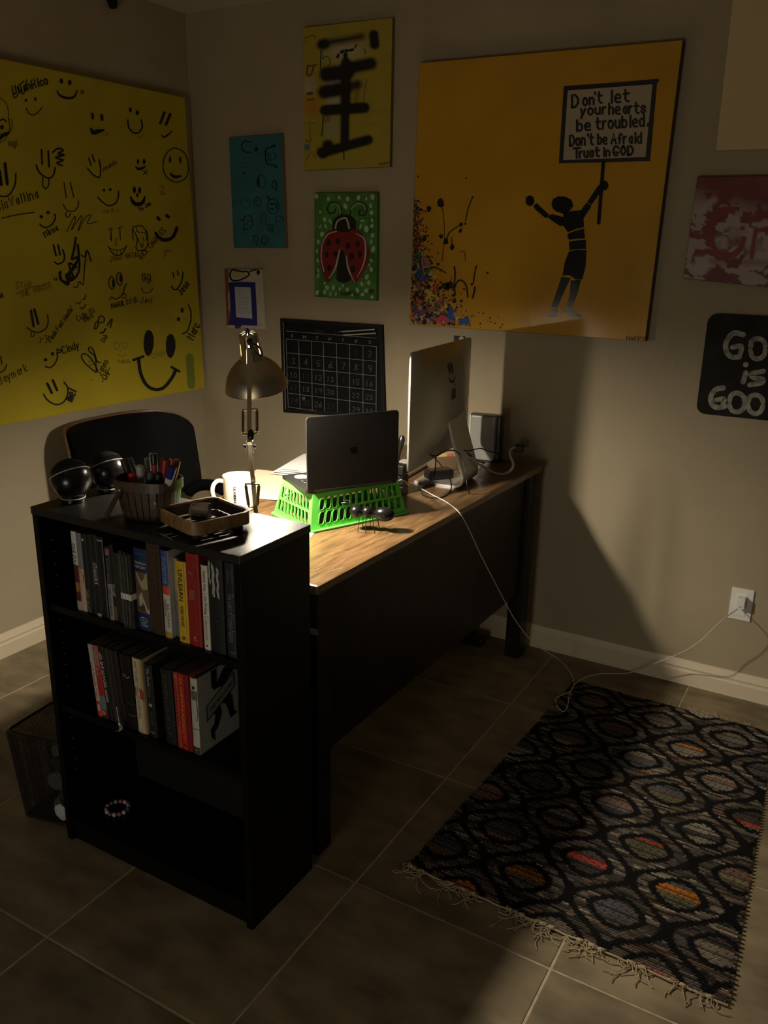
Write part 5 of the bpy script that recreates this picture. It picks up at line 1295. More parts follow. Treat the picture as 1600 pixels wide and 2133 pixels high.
# 2. blue canvas
m_blu = mat('blue_paint', (.028, .155, .19), .6, var=.12, scale=9)
o, P = canvas('blue_canvas', 'small blue canvas with black doodled faces near the corner', 'painting', 'y', -.020, [(477, 287), (586, 279), (595, 517), (487, 517)], mat('raw_canvas', (.22, .15, .08), .8), m_blu)
D_ = Board('y', -.0205, 8.207, 460, 270, -1); ink, faint = MB(), MB()
D_.run(ink, """
S 24 510,220 430,195 360,250 370,340 430,385 495,385
E 435,265 10,10
L 50 605,315 605,350
S 26 960,640 900,605 800,590 770,520 765,400 780,330 850,300 920,270
O 14 825,430 25,25
O 14 830,515 28,25
S 14 890,395 930,420 930,480 905,515
E 905,280 28,28
E 945,645 22,18
L 8 770,385 730,380
L 8 770,430 725,430
L 8 770,500 730,505
O 12 690,890 75,108
F 660,795 630,830 618,900 635,970 665,985 665,880
L 7 658,730 655,800
S 14 870,950 900,880 940,885 960,960 940,1040 870,950
S 9 940,900 945,960 930,990
O 14 620,1235 65,75
S 9 640,1215 610,1205 590,1230 610,1255 630,1270
O 14 895,1312 98,128
E 875,1275 34,20
E 875,1357 34,20
B 26 920,1240 950,1300 935,1372
L 26 800,1140 830,1195
S 14 380,1710 400,1650 390,1540 340,1550 400,1535 420,1480 510,1480 540,1560 530,1650 490,1690 380,1710
S 10 440,1540 470,1570 445,1600 480,1640
E 500,1550 12,16
O 8 725,1530 50,95
E 710,1520 10,14
E 710,1580 10,14
S 13 790,1640 830,1620 890,1640 890,1690 820,1650 800,1710 870,1700 880,1750 810,1720
S 12 935,1600 940,1490 1000,1480 1065,1520 1040,1580
E 990,1560 12,12
O 12 595,1870 40,70
E 575,1830 14,10
E 578,1880 12,10
O 18 748,1890 50,70
S 9 740,1860 755,1900 740,1930
E 395,740 18,24
E 610,1975 16,12
E 435,1215 8,20
""")
D_.run(faint, """
S 12 320,655 380,650 450,660
L 12 250,830 300,870
L 12 300,860 330,905
O 9 425,1250 80,92
L 12 210,1210 220,1310
L 10 290,1200 296,1290
S 9 940,1620 985,1700 970,1800 890,1815
S 10 350,1790 420,1770 480,1830
E 430,840 12,14
E 265,430 12,14
E 320,410 8,10
E 280,1015 8,8
""")
child(ink, 'marker_drawing', mat('dark_teal_ink', (.004, .016, .018), .6), o); child(faint, 'faint_drawing', mat('faint_teal_ink', (.015, .075, .085), .6), o)

# painted grids: colour per vertex worked out by numpy (paint only, no light)
def paint_grid(o, B, quad, nx_, ny_, fn, name, rough=.55, lift=.0007, label=None, bump=0):
    u, v = np.meshgrid(np.linspace(0, 1, nx_), np.linspace(0, 1, ny_)); q = [np.array(p, float) for p in quad]
    X = ((q[0][None, None]*(1-u)[..., None]+q[1][None, None]*u[..., None])*(1-v)[..., None]+(q[3][None, None]*(1-u)[..., None]+q[2][None, None]*u[..., None])*v[..., None])
    cols = fn(X[..., 0], X[..., 1]); mb = MB()
    mb.v = [tuple(B.P(p, lift)) for p in X.reshape(-1, 2)]
    mb.f = [(j*nx_+i, (j+1)*nx_+i, (j+1)*nx_+i+1, j*nx_+i+1) for j in range(ny_-1) for i in range(nx_-1)]
    return mb.build(name, mat(name, (1, 1, 1), rough, attr='paint', bump=bump, bscale=80), o, label, colors=cols.reshape(-1, 3))
def vnoise(x, y, s, seed=0):
    r = np.random.default_rng(seed).random((64, 64)); x = x/s; y = y/s; xi = np.floor(x).astype(int); yi = np.floor(y).astype(int); fx = x-xi; fy = y-yi
    fx = fx*fx*(3-2*fx); fy = fy*fy*(3-2*fy); g = lambda a, b: r[a % 64, b % 64]
    return (g(xi, yi)*(1-fx)+g(xi+1, yi)*fx)*(1-fy)+(g(xi, yi+1)*(1-fx)+g(xi+1, yi+1)*fx)*fy
def fbm(x, y, s, seed=0): return .5*vnoise(x, y, s, seed)+.3*vnoise(x, y, s/2, seed+1)+.2*vnoise(x, y, s/4, seed+2)
def seg(x, y, a, b):
    a = np.array(a, float); b = np.array(b, float); d = b-a; t = np.clip(((x-a[0])*d[0]+(y-a[1])*d[1])/(d @ d), 0, 1); return np.hypot(x-a[0]-t*d[0], y-a[1]-t*d[1])
def blend(c, col, a): return c*(1-a[..., None])+np.array(col)*a[..., None]
def sm(d, r, s): return np.clip(.5-(d-r)/(2*s), 0, 1)**1.0

# 3. graffiti canvas
o, P = canvas('graffiti_canvas', 'yellow canvas with thick black sprayed strokes, highest on the right wall', 'painting', 'y', -.020, [(632, 57), (818, 37), (812, 347), (634, 355)], mat('graffiti_edge', (.20, .15, .04), .7))
Gb = Board('y', -.0202, 3.81, 440, 0, -1)
def graf(x, y):
    c = np.ones(x.shape+(3,))*np.array([.40, .33, .035]); n = fbm(x, y, 160, 4); c = blend(c, (.46, .31, .03), np.clip((n-.45)*3, 0, 1)*.7); c = blend(c, (.30, .29, .05), np.clip((fbm(x, y, 110, 9)-.55)*3, 0, 1)*.6)
    c = blend(c, (.48, .44, .30), sm(np.hypot((x-1060)/1.5, y-410), 90, 60)*.8); c = blend(c, (.50, .45, .36), sm(np.hypot(x-775, (y-680)/1.5), 45, 25)*.6)
    c = blend(c, (.50, .15, .02), sm(np.hypot((x-800), (y-850)/1.2), 55, 45)*.8); c = blend(c, (.46, .43, .33), sm(np.hypot(x-980, y-670), 60, 30)); c = blend(c, (.34, .34, .18), sm(np.hypot((x-960)/.9, (y-1010)/1.4), 70, 30)*.7)
    c = blend(c, (.45, .40, .28), sm(np.hypot(x-980, y-800), 55, 30)); c = blend(c, (.10, .20, .20), sm(np.hypot(x-762, y-1168), 27, 4))
    c = blend(c, (.26, .10, .04), sm(seg(x, y, (1165, 660), (1150, 800)), 16, 14)*.7)
    for a, b, r, s_, k in (((880, 355), (900, 350), 42, 16, 1), ((890, 345), (1190, 290), 26, 24, .95), ((1290, 275), (1298, 355), 38, 10, 1), ((920, 590), (1080, 570), 62, 16, 1), ((1070, 545), (1265, 505), 50, 16, 1), ((900, 730), (1060, 700), 55, 16, 1), ((1060, 700), (1160, 670), 36, 20, .95),
                           ((905, 875), (1215, 855), 44, 10, 1), ((1070, 500), (1065, 830), 42, 12, 1), ((1063, 850), (1060, 1120), 36, 10, 1), ((890, 1210), (1245, 1110), 40, 10, 1), ((920, 1150), (930, 1150), 40, 12, 1), ((880, 1210), (885, 1215), 44, 10, 1), ((1066, 430), (1066, 480), 18, 6, 1)):
        c = blend(c, (.007, .007, .006), sm(seg(x, y, a, b), r, s_)*k)
    return c
paint_grid(o, Gb, [(733, 222), (1438, 140), (1417, 1320), (738, 1350)], 110, 170, graf, 'sprayed_paint', label='sprayed paint')
mb = MB(); Gb.run(mb, """
S 8 870,400 868,520 872,560
S 5 885,400 884,470
S 9 888,920 885,1000 877,1080
S 4 905,915 905,980
S 4 925,915 925,965
S 4 940,915 940,970
L 9 1052,1180 1054,1265
L 20 1002,455 1010,435
L 22 1030,415 1048,405
L 22 1068,402 1082,400
L 20 1100,400 1125,393
L 10 1140,380 1155,350
S 5 885,470 910,445 940,470 940,510 925,530
S 5 1210,385 1222,400 1225,430
S 4 1240,630 1220,700 1210,800
T 20 -3 4 1335,1310 HAPPY
""", .0012); child(mb, 'paint_drips', m_ink, o)
mb = MB(); Gb.run(mb, """
S 12 760,525 800,520 838,515
S 14 765,530 760,590 785,600 805,560 812,525
L 22 765,745 800,740
L 12 765,795 820,785
S 6 750,290 750,340
S 7 752,300 790,285 825,285 825,310
S 5 750,980 780,975 820,975
L 5 782,980 788,1100
S 8 750,1110 780,1125 795,1105
S 6 755,1270 780,1225 810,1220 828,1260
""", .0012); child(mb, 'brown_marks', mat('brown_paint', (.16, .07, .02), .6), o)

# 4. ladybug canvas
m_lg = mat('leaf_green_paint', (.055, .20, .035), .5, var=.35, scale=22)
o, P = canvas('ladybug_canvas', 'green canvas with a red ladybug and pale dots', 'painting', 'y', -.020, [(655, 402), (786, 401), (784, 627), (655, 618)], mat('green_edge', (.07, .20, .03), .6), m_lg)
Lb = Board('y', -.0206, 3.81, 440, 380, -1)
mb = MB(); spots = "835,110,16,22 930,130,12,18 1015,120,12,16 1083,130,14,20 1170,120,14,20 1230,130,8,14 1280,115,18,24 1265,185,10,22 1272,240,14,18 900,295,14,18 945,310,8,22 880,410,16,20 1232,370,18,28 1285,530,16,26 1270,690,14,20 1235,750,16,22 1250,795,14,20 1195,805,12,20 920,835,16,22 970,835,14,22 1020,845,10,14 1080,850,14,18 1160,855,14,22 1230,860,16,18 850,470,8,18 840,545,8,20 845,620,10,18 850,700,8,20 850,740,10,18 840,875,14,22 1065,190,14,24 1200,305,18,9 1185,350,8,22 865,350,6,18 910,350,8,20 1275,300,9,18 1275,345,14,18 1280,420,14,20 1270,470,9,20 1270,620,10,16 1255,655,7,16 900,870,12,20 945,885,7,16 990,885,7,18 1120,890,14,16 1200,890,14,12 1275,910,14,14 865,235,10,14 1045,820,9,12 900,800,9,12"
for q in pts(spots): Lb.poly(mb, ell(*q, n=10, rot=random.uniform(-.4, .4)), .0006)
child(mb, 'pale_dots', mat('pale_mint_paint', (.42, .55, .34), .5), o, 'pale mint dots')
mb = MB(); Lb.poly(mb, cr(pts("960,375 1140,375 1200,410 1240,490 1255,570 1235,660 1190,740 1140,805 1110,765 1080,660 1055,540 1040,515 1020,545 995,660 955,755 930,795 895,740 865,650 858,560 878,465 915,405"), 3, True), .0010); child(mb, 'red_wings', mat('ladybug_red', (.20, .012, .014), .45), o, 'red wings')
mb = MB(); Lb.poly(mb, ell(1058, 325, 94, 72), .0012); Lb.poly(mb, pts("966,325 1152,325 1146,375 962,378"), .0013); Lb.poly(mb, pts("1040,522 1058,560 1082,660 1112,760 1095,785 1050,800 1005,785 990,760 1000,670 1022,560"), .0012)
for q in pts("932,480,18,25 1002,467,18,22 1085,502,18,26 1162,490,20,25 918,573,16,22 985,568,18,24 1115,585,18,27 1180,572,17,25 938,678,18,24 1125,690,18,28"): Lb.poly(mb, ell(*q), .0015)
Lb.run(mb, """
S 10 1035,250 1025,195 985,160 940,170 922,210 940,245 975,240 988,212
S 10 1100,262 1115,200 1160,158 1215,170 1235,215 1215,260 1175,255 1180,225
T 24 2 6 1030,895 HAPPY
""", .0015); child(mb, 'black_paint', m_ink, o, 'black head, back and spots')
mb = MB(); Lb.run(mb, """
S 12 985,365 1000,310 1045,285 1075,290 1095,365
S 8 895,705 873,600 885,480 930,410 995,388
B 12 1160,750 1205,660 1225,560 1215,450 1150,405
B 13 935,762 985,680 1020,530
B 12 1138,795 1090,690 1070,580
S 6 1028,240 1015,190 985,168 945,178
S 6 1112,215 1125,190 1165,165 1210,178 1225,215
""", .0018); child(mb, 'white_highlights', mat('white_paint', (.55, .53, .50), .5), o, 'white painted highlights')
mb = MB(); Lb.poly(mb, ell(1272, 862, 22, 15), .0016); child(mb, 'small_red_bug', mat('ladybug_red2', (.12, .01, .01), .5), o)

# 5. small white canvas with a blue card
o, P = canvas('collage_canvas', 'small white canvas with a blue card and note behind the lamp', 'painting', 'y', -.015, [(467, 561), (546, 561), (553, 686), (475, 682)], mat('white_canvas', (.52, .47, .40), .7))
Cb = Board('y', -.0152, 10, 460, 550, -1)
mb = MB(); Cb.poly(mb, pts("72,112 165,112 160,380 175,480 160,600 140,700 105,690 90,400"), .0004); Cb.poly(mb, pts("105,690 140,690 205,900 205,1060 165,1275 120,1290"), .0004); child(mb, 'red_streak', mat('rust_paint', (.22, .06, .03), .6), o, 'rusty red painted edge')
mb = MB(); Cb.poly(mb, pts("150,650 175,640 205,860 200,1040 150,930"), .0006); child(mb, 'tan_streak', mat('tan_paint', (.38, .24, .12), .6), o)
mb = MB(); Cb.poly(mb, pts("235,150 500,160 530,250 300,290 245,260"), .0005); Cb.poly(mb, ell(825, 1270, 38, 42), .0005); child(mb, 'yellow_wash', mat('yellow_wash', (.45, .42, .16), .6), o)
mb = MB(); Cb.run(mb, """
C 36 205,160 190,240 235,335 340,345 460,305 570,245 585,190 525,150 470,160 330,135 235,125
S 30 600,150 660,135 735,118
E 780,172 38,56
""", .0008); child(mb, 'black_loops', m_ink, o)
mb = MB(); Cb.poly(mb, pts("285,1270 430,1270 430,1310 350,1350 300,1330"), .0008); child(mb, 'violet_blot', mat('violet_paint', (.05, .03, .12), .6), o)
mb = MB(); mb.prism([Cb.P(p, .0012) for p in pts("165,382 430,372 718,382 740,800 762,1285 430,1275 160,1277 195,1100 205,850 180,560")], (0, -.0006, 0)); mb.build('blue_card', mat('blue_card', (.012, .014, .16), .7), o, 'deep blue card')
mb = MB(); mb.prism([Cb.P(p, .0020) for p in pts("290,475 620,487 657,1137 322,1108")], (0, -.0004, 0)); mb.build('note', mat('note_paper', (.44, .47, .52), .8), o, 'pale note with handwriting')
mb = MB(); rr = random.Random(3)
for (x, y, l) in ((345, 545, 110), (345, 625, 130), (365, 700, 250), (350, 780, 275), (350, 845, 190), (355, 925, 210), (345, 1000, 270)):
    q = []; xx = x
    while xx < x+l: q.append((xx, y+rr.uniform(-14, 14)-.02*(xx-x))); xx += rr.uniform(9, 16)
    Cb.stroke(mb, q, 6, .0028, False)
child(mb, 'handwriting', mat('grey_ink', (.16, .17, .19), .7), o)

# 6. chalkboard calendar
o, P = canvas('chalkboard_calendar', 'black framed chalkboard month calendar behind the laptop', 'calendar', 'y', -.012, [(585, 663), (797, 677), (803, 873), (592, 858)], mat('slate', (.004, .004, .0045), .8, spec=.2))
Kb = Board('y', -.0122, 3.636, 420, 640, -1)
cq = [(600, 84), (1371, 134), (1393, 847), (625, 793)]; ci = [(622, 112), (1348, 158), (1368, 820), (646, 768)]
for k in range(4):
    a, b, c, d = cq[k], cq[(k+1) % 4], ci[(k+1) % 4], ci[k]
    MB().prism([Kb.P(p, 0) for p in (a, b, c, d)], (0, -.006, 0)).build('frame_side', m_matte, o)
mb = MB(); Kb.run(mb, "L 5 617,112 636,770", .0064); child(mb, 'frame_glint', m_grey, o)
xs_t = [640, 735, 833, 922, 1022, 1120, 1223, 1325]; xs_b = [656, 746, 838, 932, 1029, 1122, 1222, 1321]
lines = MB(); digits = MB(); dim = MB(); heads = MB()
yl, yr = [240, 345, 452, 555, 650, 755], [298, 410, 520, 630, 735, 848]
def cell(i, r):   # grid point at column line i, row line r
    t = i/7; y0 = yl[r]*(1-t)+yr[r]*t; k = r/5; x = xs_t[i]*(1-k)+xs_b[i]*k; return x, y0
for i in range(8): Kb.stroke(lines, [cell(i, 0), cell(i, 5)], 3.2, .0006, False)
for r in range(6): Kb.stroke(lines, [cell(0, r), cell(7, r)], 3.2, .0006, False)
Kb.run(lines, "L 3.2 640,180 1325,234", .0006)
for k, (ch_, x, y) in enumerate(zip('SMTWTFS', (676, 766, 864, 957, 1060, 1163, 1265), (228, 238, 246, 252, 262, 270, 276))): font_px(heads, Kb, ch_, x, y, 17 if ch_ not in 'MW' else 26, 24, 4, .0008)
nums = {(5, 0): '1', (6, 0): '2', (0, 1): '3', (1, 1): '4', (2, 1): '5', (3, 1): '6', (4, 1): '7', (5, 1): '8', (6, 1): '9', (0, 2): '10', (1, 2): '11', (2, 2): '12', (3, 2): '13', (4, 2): '1', (5, 2): '15', (6, 2): '16', (0, 3): '17', (1, 3): '18', (2, 3): '19', (3, 3): '20', (5, 3): '22', (6, 3): '23', (0, 4): '24', (1, 4): '25', (2, 4): '26', (3, 4): '27', (5, 4): '29', (6, 4): '30'}
for (i, r), s_ in nums.items():
    x, y = cell(i, r+1); tgt = dim if (i, r) in ((5, 0), (1, 2), (0, 3), (0, 4), (1, 4), (4, 2), (3, 4)) else digits
    big = 46 if r < 2 else 38; Kb.text(tgt, s_, x+(36 if len(s_) == 1 else 18), y-24-(4 if r == 4 else 0), big, 3, 3.4, .0008, .85)
Kb.text(dim, 'May', 865, 192, 26, 3, 3, .0008); Kb.text(dim, '21', 1000, 200, 26, 3, 3, .0008)
child(lines, 'grid_lines', m_chalk, o, 'white printed grid'); child(heads, 'weekday_letters', m_chalk, o, 'printed weekday letters'); child(digits, 'chalk_numbers', mat('chalk_number', (.13, .13, .125), .9), o, 'chalked day numbers'); child(dim, 'faint_chalk', m_faint, o)
for k, (a, b, lb) in enumerate((((1040, 186), (1307, 168), 'upper of the two white chalk pencils held on the calendar'), ((1055, 212), (1316, 197), 'lower of the two white chalk pencils held on the calendar'))):
    a3, b3 = np.array(Kb.P(a, .0090)), np.array(Kb.P(b, .0090)); pn = empty('chalk_pencil', lb, 'pencil', a3, 'chalk pencils on the calendar')
    d = unit(b3-a3); L_ = np.linalg.norm(b3-a3)
    MB().lathe([(0, .010), (.0019, .012), (.0024, .02), (.0024, L_-.004), (0, L_-.004)], a3, d, 10).build('barrel', mat('pencil_body', (.48, .44, .37), .5), pn, smooth=True)
    MB().lathe([(0, 0), (.0008, .0005), (.0019, .011), (0, .011)], a3, d, 10).build('tip', m_chalk, pn)
    MB().lathe([(0, L_-.004), (.0026, L_-.004), (.0026, L_), (0, L_)], a3, d, 10).build('end', m_paper, pn)
mg = Kb.P((775, 690), .0); MB().lathe([(0, 0), (.0068, 0), (.0068, .004), (.005, .005), (0, .005)], mg, (0, -1, 0), 20).build('round_magnet', mat('magnet_grey', (.10, .10, .105), .5), None, 'round grey magnet on the lower left of the calendar', True, 'magnet')

# 7. big orange canvas
m_or = mat('orange_paint', (.52, .285, .022), .26, var=.10, scale=4, bump=.16, bscale=60, spec=.32)
OQ = [(873, 131), (1423, 83), (1344, 711), (853, 676)]
o, P = canvas('orange_canvas', 'large orange canvas of a black figure holding up a lettered sign', 'painting', 'y', -.040, OQ, mat('brown_canvas_edge', (.10, .05, .015), .7), m_or)
Ob = Board('y', -.0406, 2.66667, 840, 60, -1)
mb = MB(); Ob.poly(mb, pts("892,318 1150,300 1420,277 1421,292 1410,300 1372,735 1115,742 864,748 876,560"), .0006); child(mb, 'sign_frame', m_ink, o, 'black painted border of the sign')
mb = MB(); Ob.poly(mb, pts("914,343 1385,308 1346,712 889,729"), .0010); child(mb, 'sign_face', mat('sign_white', (.40, .34, .235), .5), o, 'off-white face of the painted sign')
mb = MB()
def lett(t, x0, x1, y0, y1, size, w):
    g = glyphs(t, 0, 0, size); mxx = max(p[0] for l in g for p in l); sq = (x1-x0)/mxx; sl = (y1-y0)/(x1-x0)
    for l in g: Ob.stroke(mb, [(x0+p[0]*sq, y0+p[0]*sq*sl+p[1]) for p in l], w, .0014, False)
lett("D", 938, 972, 436, 434, 68, 14); lett("on", 1000, 1058, 426, 420, 58, 13); lett("'t", 1058, 1104, 414, 410, 60, 12); lett("let", 1150, 1254, 412, 402, 66, 13)
lett("your", 988, 1124, 480, 470, 52, 13); lett("hearts", 1144, 1345, 474, 466, 58, 13)
lett("be", 966, 1038, 567, 562, 58, 14); lett("troubled.", 1072, 1360, 558, 538, 62, 13)
lett("Don't", 926, 1056, 650, 642, 58, 13); lett("be", 1082, 1130, 640, 638, 54, 13); lett("Afraid", 1156, 1322, 638, 634, 56, 12)
lett("T", 946, 982, 718, 716, 54, 13); lett("rust", 980, 1088, 716, 708, 50, 13); lett("in", 1110, 1146, 708, 706, 46, 12); lett("GOD", 1168, 1276, 704, 700, 50, 14)
Ob.run(mb, "T 22 3 4 1240,1728 HAPPY", .0014)
child(mb, 'sign_lettering', m_ink, o, 'hand-lettered words on the sign')
mb = MB()
Ob.run(mb, """
L 20 1112,742 1086,1078
F 823,975 832,945 862,930 900,932 935,950 946,985 925,1010 890,1028 850,1015 830,998
E 704,955 25,30
E 1115,870 26,28
F 722,985 742,968 808,1030 800,1052 785,1048 735,1005
F 808,1035 830,1030 888,1045 890,1095 870,1095 820,1062 804,1048
F 890,1020 930,1012 990,1008 1002,1050 1004,1102 960,1112 915,1130 886,1090
F 914,1138 960,1120 1005,1110 1010,1165 965,1166 922,1172 912,1155
F 920,1182 968,1175 1015,1172 1016,1222 968,1224 924,1230
F 985,1010 1018,965 1045,980 1038,1000 1000,1055
F 1022,962 1084,868 1106,880 1092,915 1046,978
F 920,1236 968,1228 1018,1228 1014,1320 995,1392 960,1394 925,1370 885,1370 896,1300
F 878,1376 930,1385 880,1492 856,1552 824,1545
F 930,1398 988,1394 965,1480 932,1555 905,1552 925,1470
F 818,1560 856,1554 852,1600 806,1604
F 888,1562 935,1550 962,1578 992,1590 988,1606 930,1600
""", .0008); child(mb, 'stencilled_figure', mat('gloss_black_paint', (.006, .006, .006), .28, bump=.14, bscale=45, spec=.4), o, 'stencilled black figure with raised arms')
# paint splatter in the lower left corner
pal = [(.012, .010, .008)]*5+[(.40, .07, .03), (.45, .18, .12), (.03, .12, .035), (.02, .08, .30), (.45, .38, .06), (.13, .05, .14), (.36, .36, .36), (.45, .06, .09), (.24, .12, .12), (.12, .12, .12)]
mbs = {}
rr = random.Random(11)
def blob(cx, cy, r, lift, key):
    n = 9; q = [(cx+r*(1+rr.uniform(-.35, .35))*math.cos(2*math.pi*k/n), cy+r*(1+rr.uniform(-.35, .35))*math.sin(2*math.pi*k/n)*1.15) for k in range(n)]
    if all(36+max(0, (1640-p[1])*.03) < p[0] and p[1] < 1640+.055*(p[0]-36) for p in q): Ob.poly(mbs.setdefault(key, MB()), q, lift)
for k in range(1900):
    t = rr.random()**1.5; y = 1670-rr.random()**1.6*720; dep = (y-900)/770; x = 40+abs(rr.gauss(0, 1))*(40+250*max(0, dep)**2.2)*.62
    big = rr.random() < .42*max(0, dep)**2; r = rr.uniform(6, 15) if big and x < 90+270*max(0, dep-.45)*1.7 else rr.uniform(2, 6)
    key = pal[rr.randrange(len(pal))]
    if r < 7 and rr.random() < .65: key = pal[0] if rr.random() < .6 else (.10, .03, .02)
    blob(x, y, r, .0004+.0012*rr.random(), key)
for q in pts("208,970,22 142,1003,14 322,1085,11 318,1122,10 238,1183,15 272,1213,13 210,1152,11 118,1166,12 345,1082,6 285,1512,11 322,1512,8 238,1428,22 260,1425,20 150,1288,8 385,935,5 83,820,6 348,828,5 405,1320,6 468,1355,6 382,1418,7 278,1480,9 540,1660,5 432,1662,10"): blob(*q, .0018, pal[0])
for c_, q in (((.45, .06, .09), (230, 1625, 30)), ((.13, .05, .14), (295, 1632, 26)), ((.02, .08, .30), (275, 1585, 20)), ((.02, .08, .30), (340, 1625, 18)), ((.45, .38, .06), (130, 1490, 24)), ((.45, .10, .03), (75, 1475, 26)), ((.45, .19, .06), (65, 1160, 24)), ((.03, .12, .035), (68, 1260, 20)), ((.13, .05, .14), (60, 1560, 26)), ((.02, .08, .30), (90, 1350, 22)), ((.45, .06, .09), (180, 1635, 24)), ((.3, .15, .15), (120, 1290, 26))): 
    for k in range(3): blob(q[0]+rr.uniform(-18, 18), q[1]+rr.uniform(-18, 18), q[2], .0012+.0001*k, c_)
drp = mbs.setdefault(pal[0], MB())
Ob.run(drp, """
S 5 385,935 360,1000 345,1070
S 3 215,985 225,1060 228,1150 215,1290
S 6 240,1170 258,1130 300,1100 320,1085
S 4 272,1200 270,1180 268,1160
S 8 283,1320 288,1360 284,1420 288,1480
S 8 285,1440 300,1405 325,1398 350,1430 358,1490
S 10 398,1435 392,1470 385,1495
S 7 405,1320 395,1370 390,1410
S 7 130,1335 170,1325 210,1340 235,1355
S 3 320,1240 340,1240 345,1290
""", .0019)
for i, (key, b_) in enumerate(mbs.items()): b_.build('paint_splatter', mat('splatter', key, .35), o, recalc=False, kind='stuff')

# 8. red canvas
o, P = canvas('red_canvas', 'red and white painted canvas at the right edge above the black sign', 'painting', 'y', -.020, [(1453, 368), (1699, 364), (1680, 607), (1423, 580)], mat('dark_red_edge', (.06, .010, .010), .7))
Rb = Board('y', -.0202, 2.37, 1380, 0, -1)
def redp(x, y):
    c = np.ones(x.shape+(3,))*np.array([.15, .016, .016]); n = fbm(x, y, 90, 21); c = blend(c, (.20, .028, .026), np.clip((n-.4)*3, 0, 1))
    w_ = np.clip((fbm(x, y*1.3, 60, 31)-.47)*16, 0, 1)*np.clip((y-930-.25*(x-250))/120, 0, 1)
    c = blend(c, (.42, .36, .33), w_*.85); c = blend(c, (.40, .35, .32), sm(np.hypot((x-180), (y-1310)/.7), 62, 12)*np.clip(fbm(x, y, 30, 8)*4-1, 0, 1)); c = blend(c, (.40, .34, .31), sm(seg(x, y, (200, 1040), (255, 985)), 16, 10)*.7)
    c = blend(c, (.36, .31, .29), sm(np.hypot((x-335), (y-1190)/1.0), 78, 10)*.8*np.clip(fbm(x, y, 50, 5)*2-.3, 0, 1)); c = blend(c, (.38, .34, .31), sm(np.hypot((x-490)/1.2, (y-1230)), 50, 40)*.7)
    ringd = np.abs(np.hypot((x-320)/.85, (y-1150)/1.15)-100); angm = (np.arctan2(y-1150, x-320) > -1.2) & (np.arctan2(y-1150, x-320) < .2)
    c = blend(c, (.21, .018, .018), sm(ringd, 15, 3)*np.where(angm, .15, 1)); c = blend(c, (.21, .018, .018), sm(seg(x, y, (440, 1270), (462, 1130)), 11, 5)); c = blend(c, (.21, .018, .018), sm(seg(x, y, (462, 1140), (560, 1120)), 11, 5)); c = blend(c, (.12, .012, .012), sm(seg(x, y, (240, 1290), (560, 1300)), 10, 14)*.6)
    return c
paint_grid(o, Rb, [(174, 875), (755, 866), (709, 1436), (104, 1372)], 220, 180, redp, 'red_and_white_paint', .5, label='red paint brushed over with white')

# 9. black lettered sign
sx0, sx1, sz0, sz1 = 2.196, 2.600, .998, 1.326
sg_ = empty('lettered_sign', 'black rounded sign with chalky white letters at the right edge', 'sign', ((sx0+sx1)/2, -.002, (sz0+sz1)/2))
mb = MB(); mb.prism([(p[0], -.002, p[1]) for p in rrect((sx0+sx1)/2, (sz0+sz1)/2, (sx1-sx0)/2, (sz1-sz0)/2, .030)], (0, -.013, 0)); mb.build('panel', mat('chalkboard_paint', (.018, .018, .014), .8, var=.4, scale=15, spec=.2), sg_)
Sb = Board('y', -.0155, 2.37, 1380, 0, -1); l1, l2 = MB(), MB()
Sb.run(l1, """
S 26 400,1652 350,1645 315,1690 318,1740 345,1762 380,1762
S 24 345,1715 390,1708 385,1745
S 24 436,1712 440,1685 462,1672 488,1676 504,1692 508,1712
S 24 434,1732 442,1758 464,1772 488,1766 504,1750 508,1730
L 26 412,1840 398,1885
E 412,1800 14,14
S 24 500,1832 440,1845 450,1865 495,1872 490,1890 430,1900
S 26 300,1915 260,1925 238,1965 248,2000 275,2012 310,2005
S 24 265,1975 305,1970 298,2000
S 24 332,1976 340,1952 362,1940 386,1946 402,1962 404,1978
S 24 330,1996 340,2022 362,2034 386,2028 402,2012 404,1996
S 24 424,1982 432,1960 454,1950 476,1954 492,1968 496,1984
S 24 422,2002 432,2028 454,2042 476,2038 490,2022 496,2004
L 26 560,1690 566,1775
S 26 562,1690 620,1690 640,1735 610,1775 566,1778
L 26 535,1970 540,2050
S 26 537,1968 595,1972 610,2015 585,2052 540,2052
""", .0006)
l1.build('chalk_letters', mat('chalk_grey', (.29, .28, .24), .8, var=.5, scale=60), sg_, 'words God is Good in chalky stencil letters', recalc=False)

# 10. cream board, photo card, dark fixture
o_ = MB(); x0, z0_, z1_ = 2.153, 1.818, H-.06; o_.prism([(x0+.002, -.001, z0_), (x0+.56, -.001, z0_), (x0+.56, -.001, z1_), (x0-.004, -.001, z1_)], (0, -.006, 0))
o_.build('cream_board', mat('cream_board', (.64, .52, .29), .75), None, 'plain cream board on the wall in the upper right corner', cat='board')
pc_ = empty('photo_card', 'small black and white photo card on the wall above the computer', 'photo', U(958, 712, 'y', -.002))
MB().prism([U(*p, 'y', -.001) for p in ((945.5, 698.5), (970, 701), (972, 730), (947, 728))], (0, -.0012, 0)).build('card', m_ink, pc_)
mb = MB(); mb.poly([U(*p, 'y', -.0028) for p in ell(961, 707, 5, 6.5)]); mb.poly([U(*p, 'y', -.0028) for p in pts("954,720 957,712 966,713 969,722")]); mb.build('portrait', mat('photo_grey', (.45, .44, .42), .6), pc_, 'pale portrait', recalc=False)
fx = U(241, 0, 'x', .035)
fo = empty('wall_fixture', 'small dark rounded fixture at the top of the left wall', 'fixture', (.003, fx[1], H-.055))
MB().lathe([(0, 0), (.012, .002), (.0165, .010), (.0175, .020), (.0175, .060), (0, .060)], (.0205, fx[1]-.002, U(241, 20, 'x', .022)[2]), n=20).build('body', m_matte, fo, smooth=True)
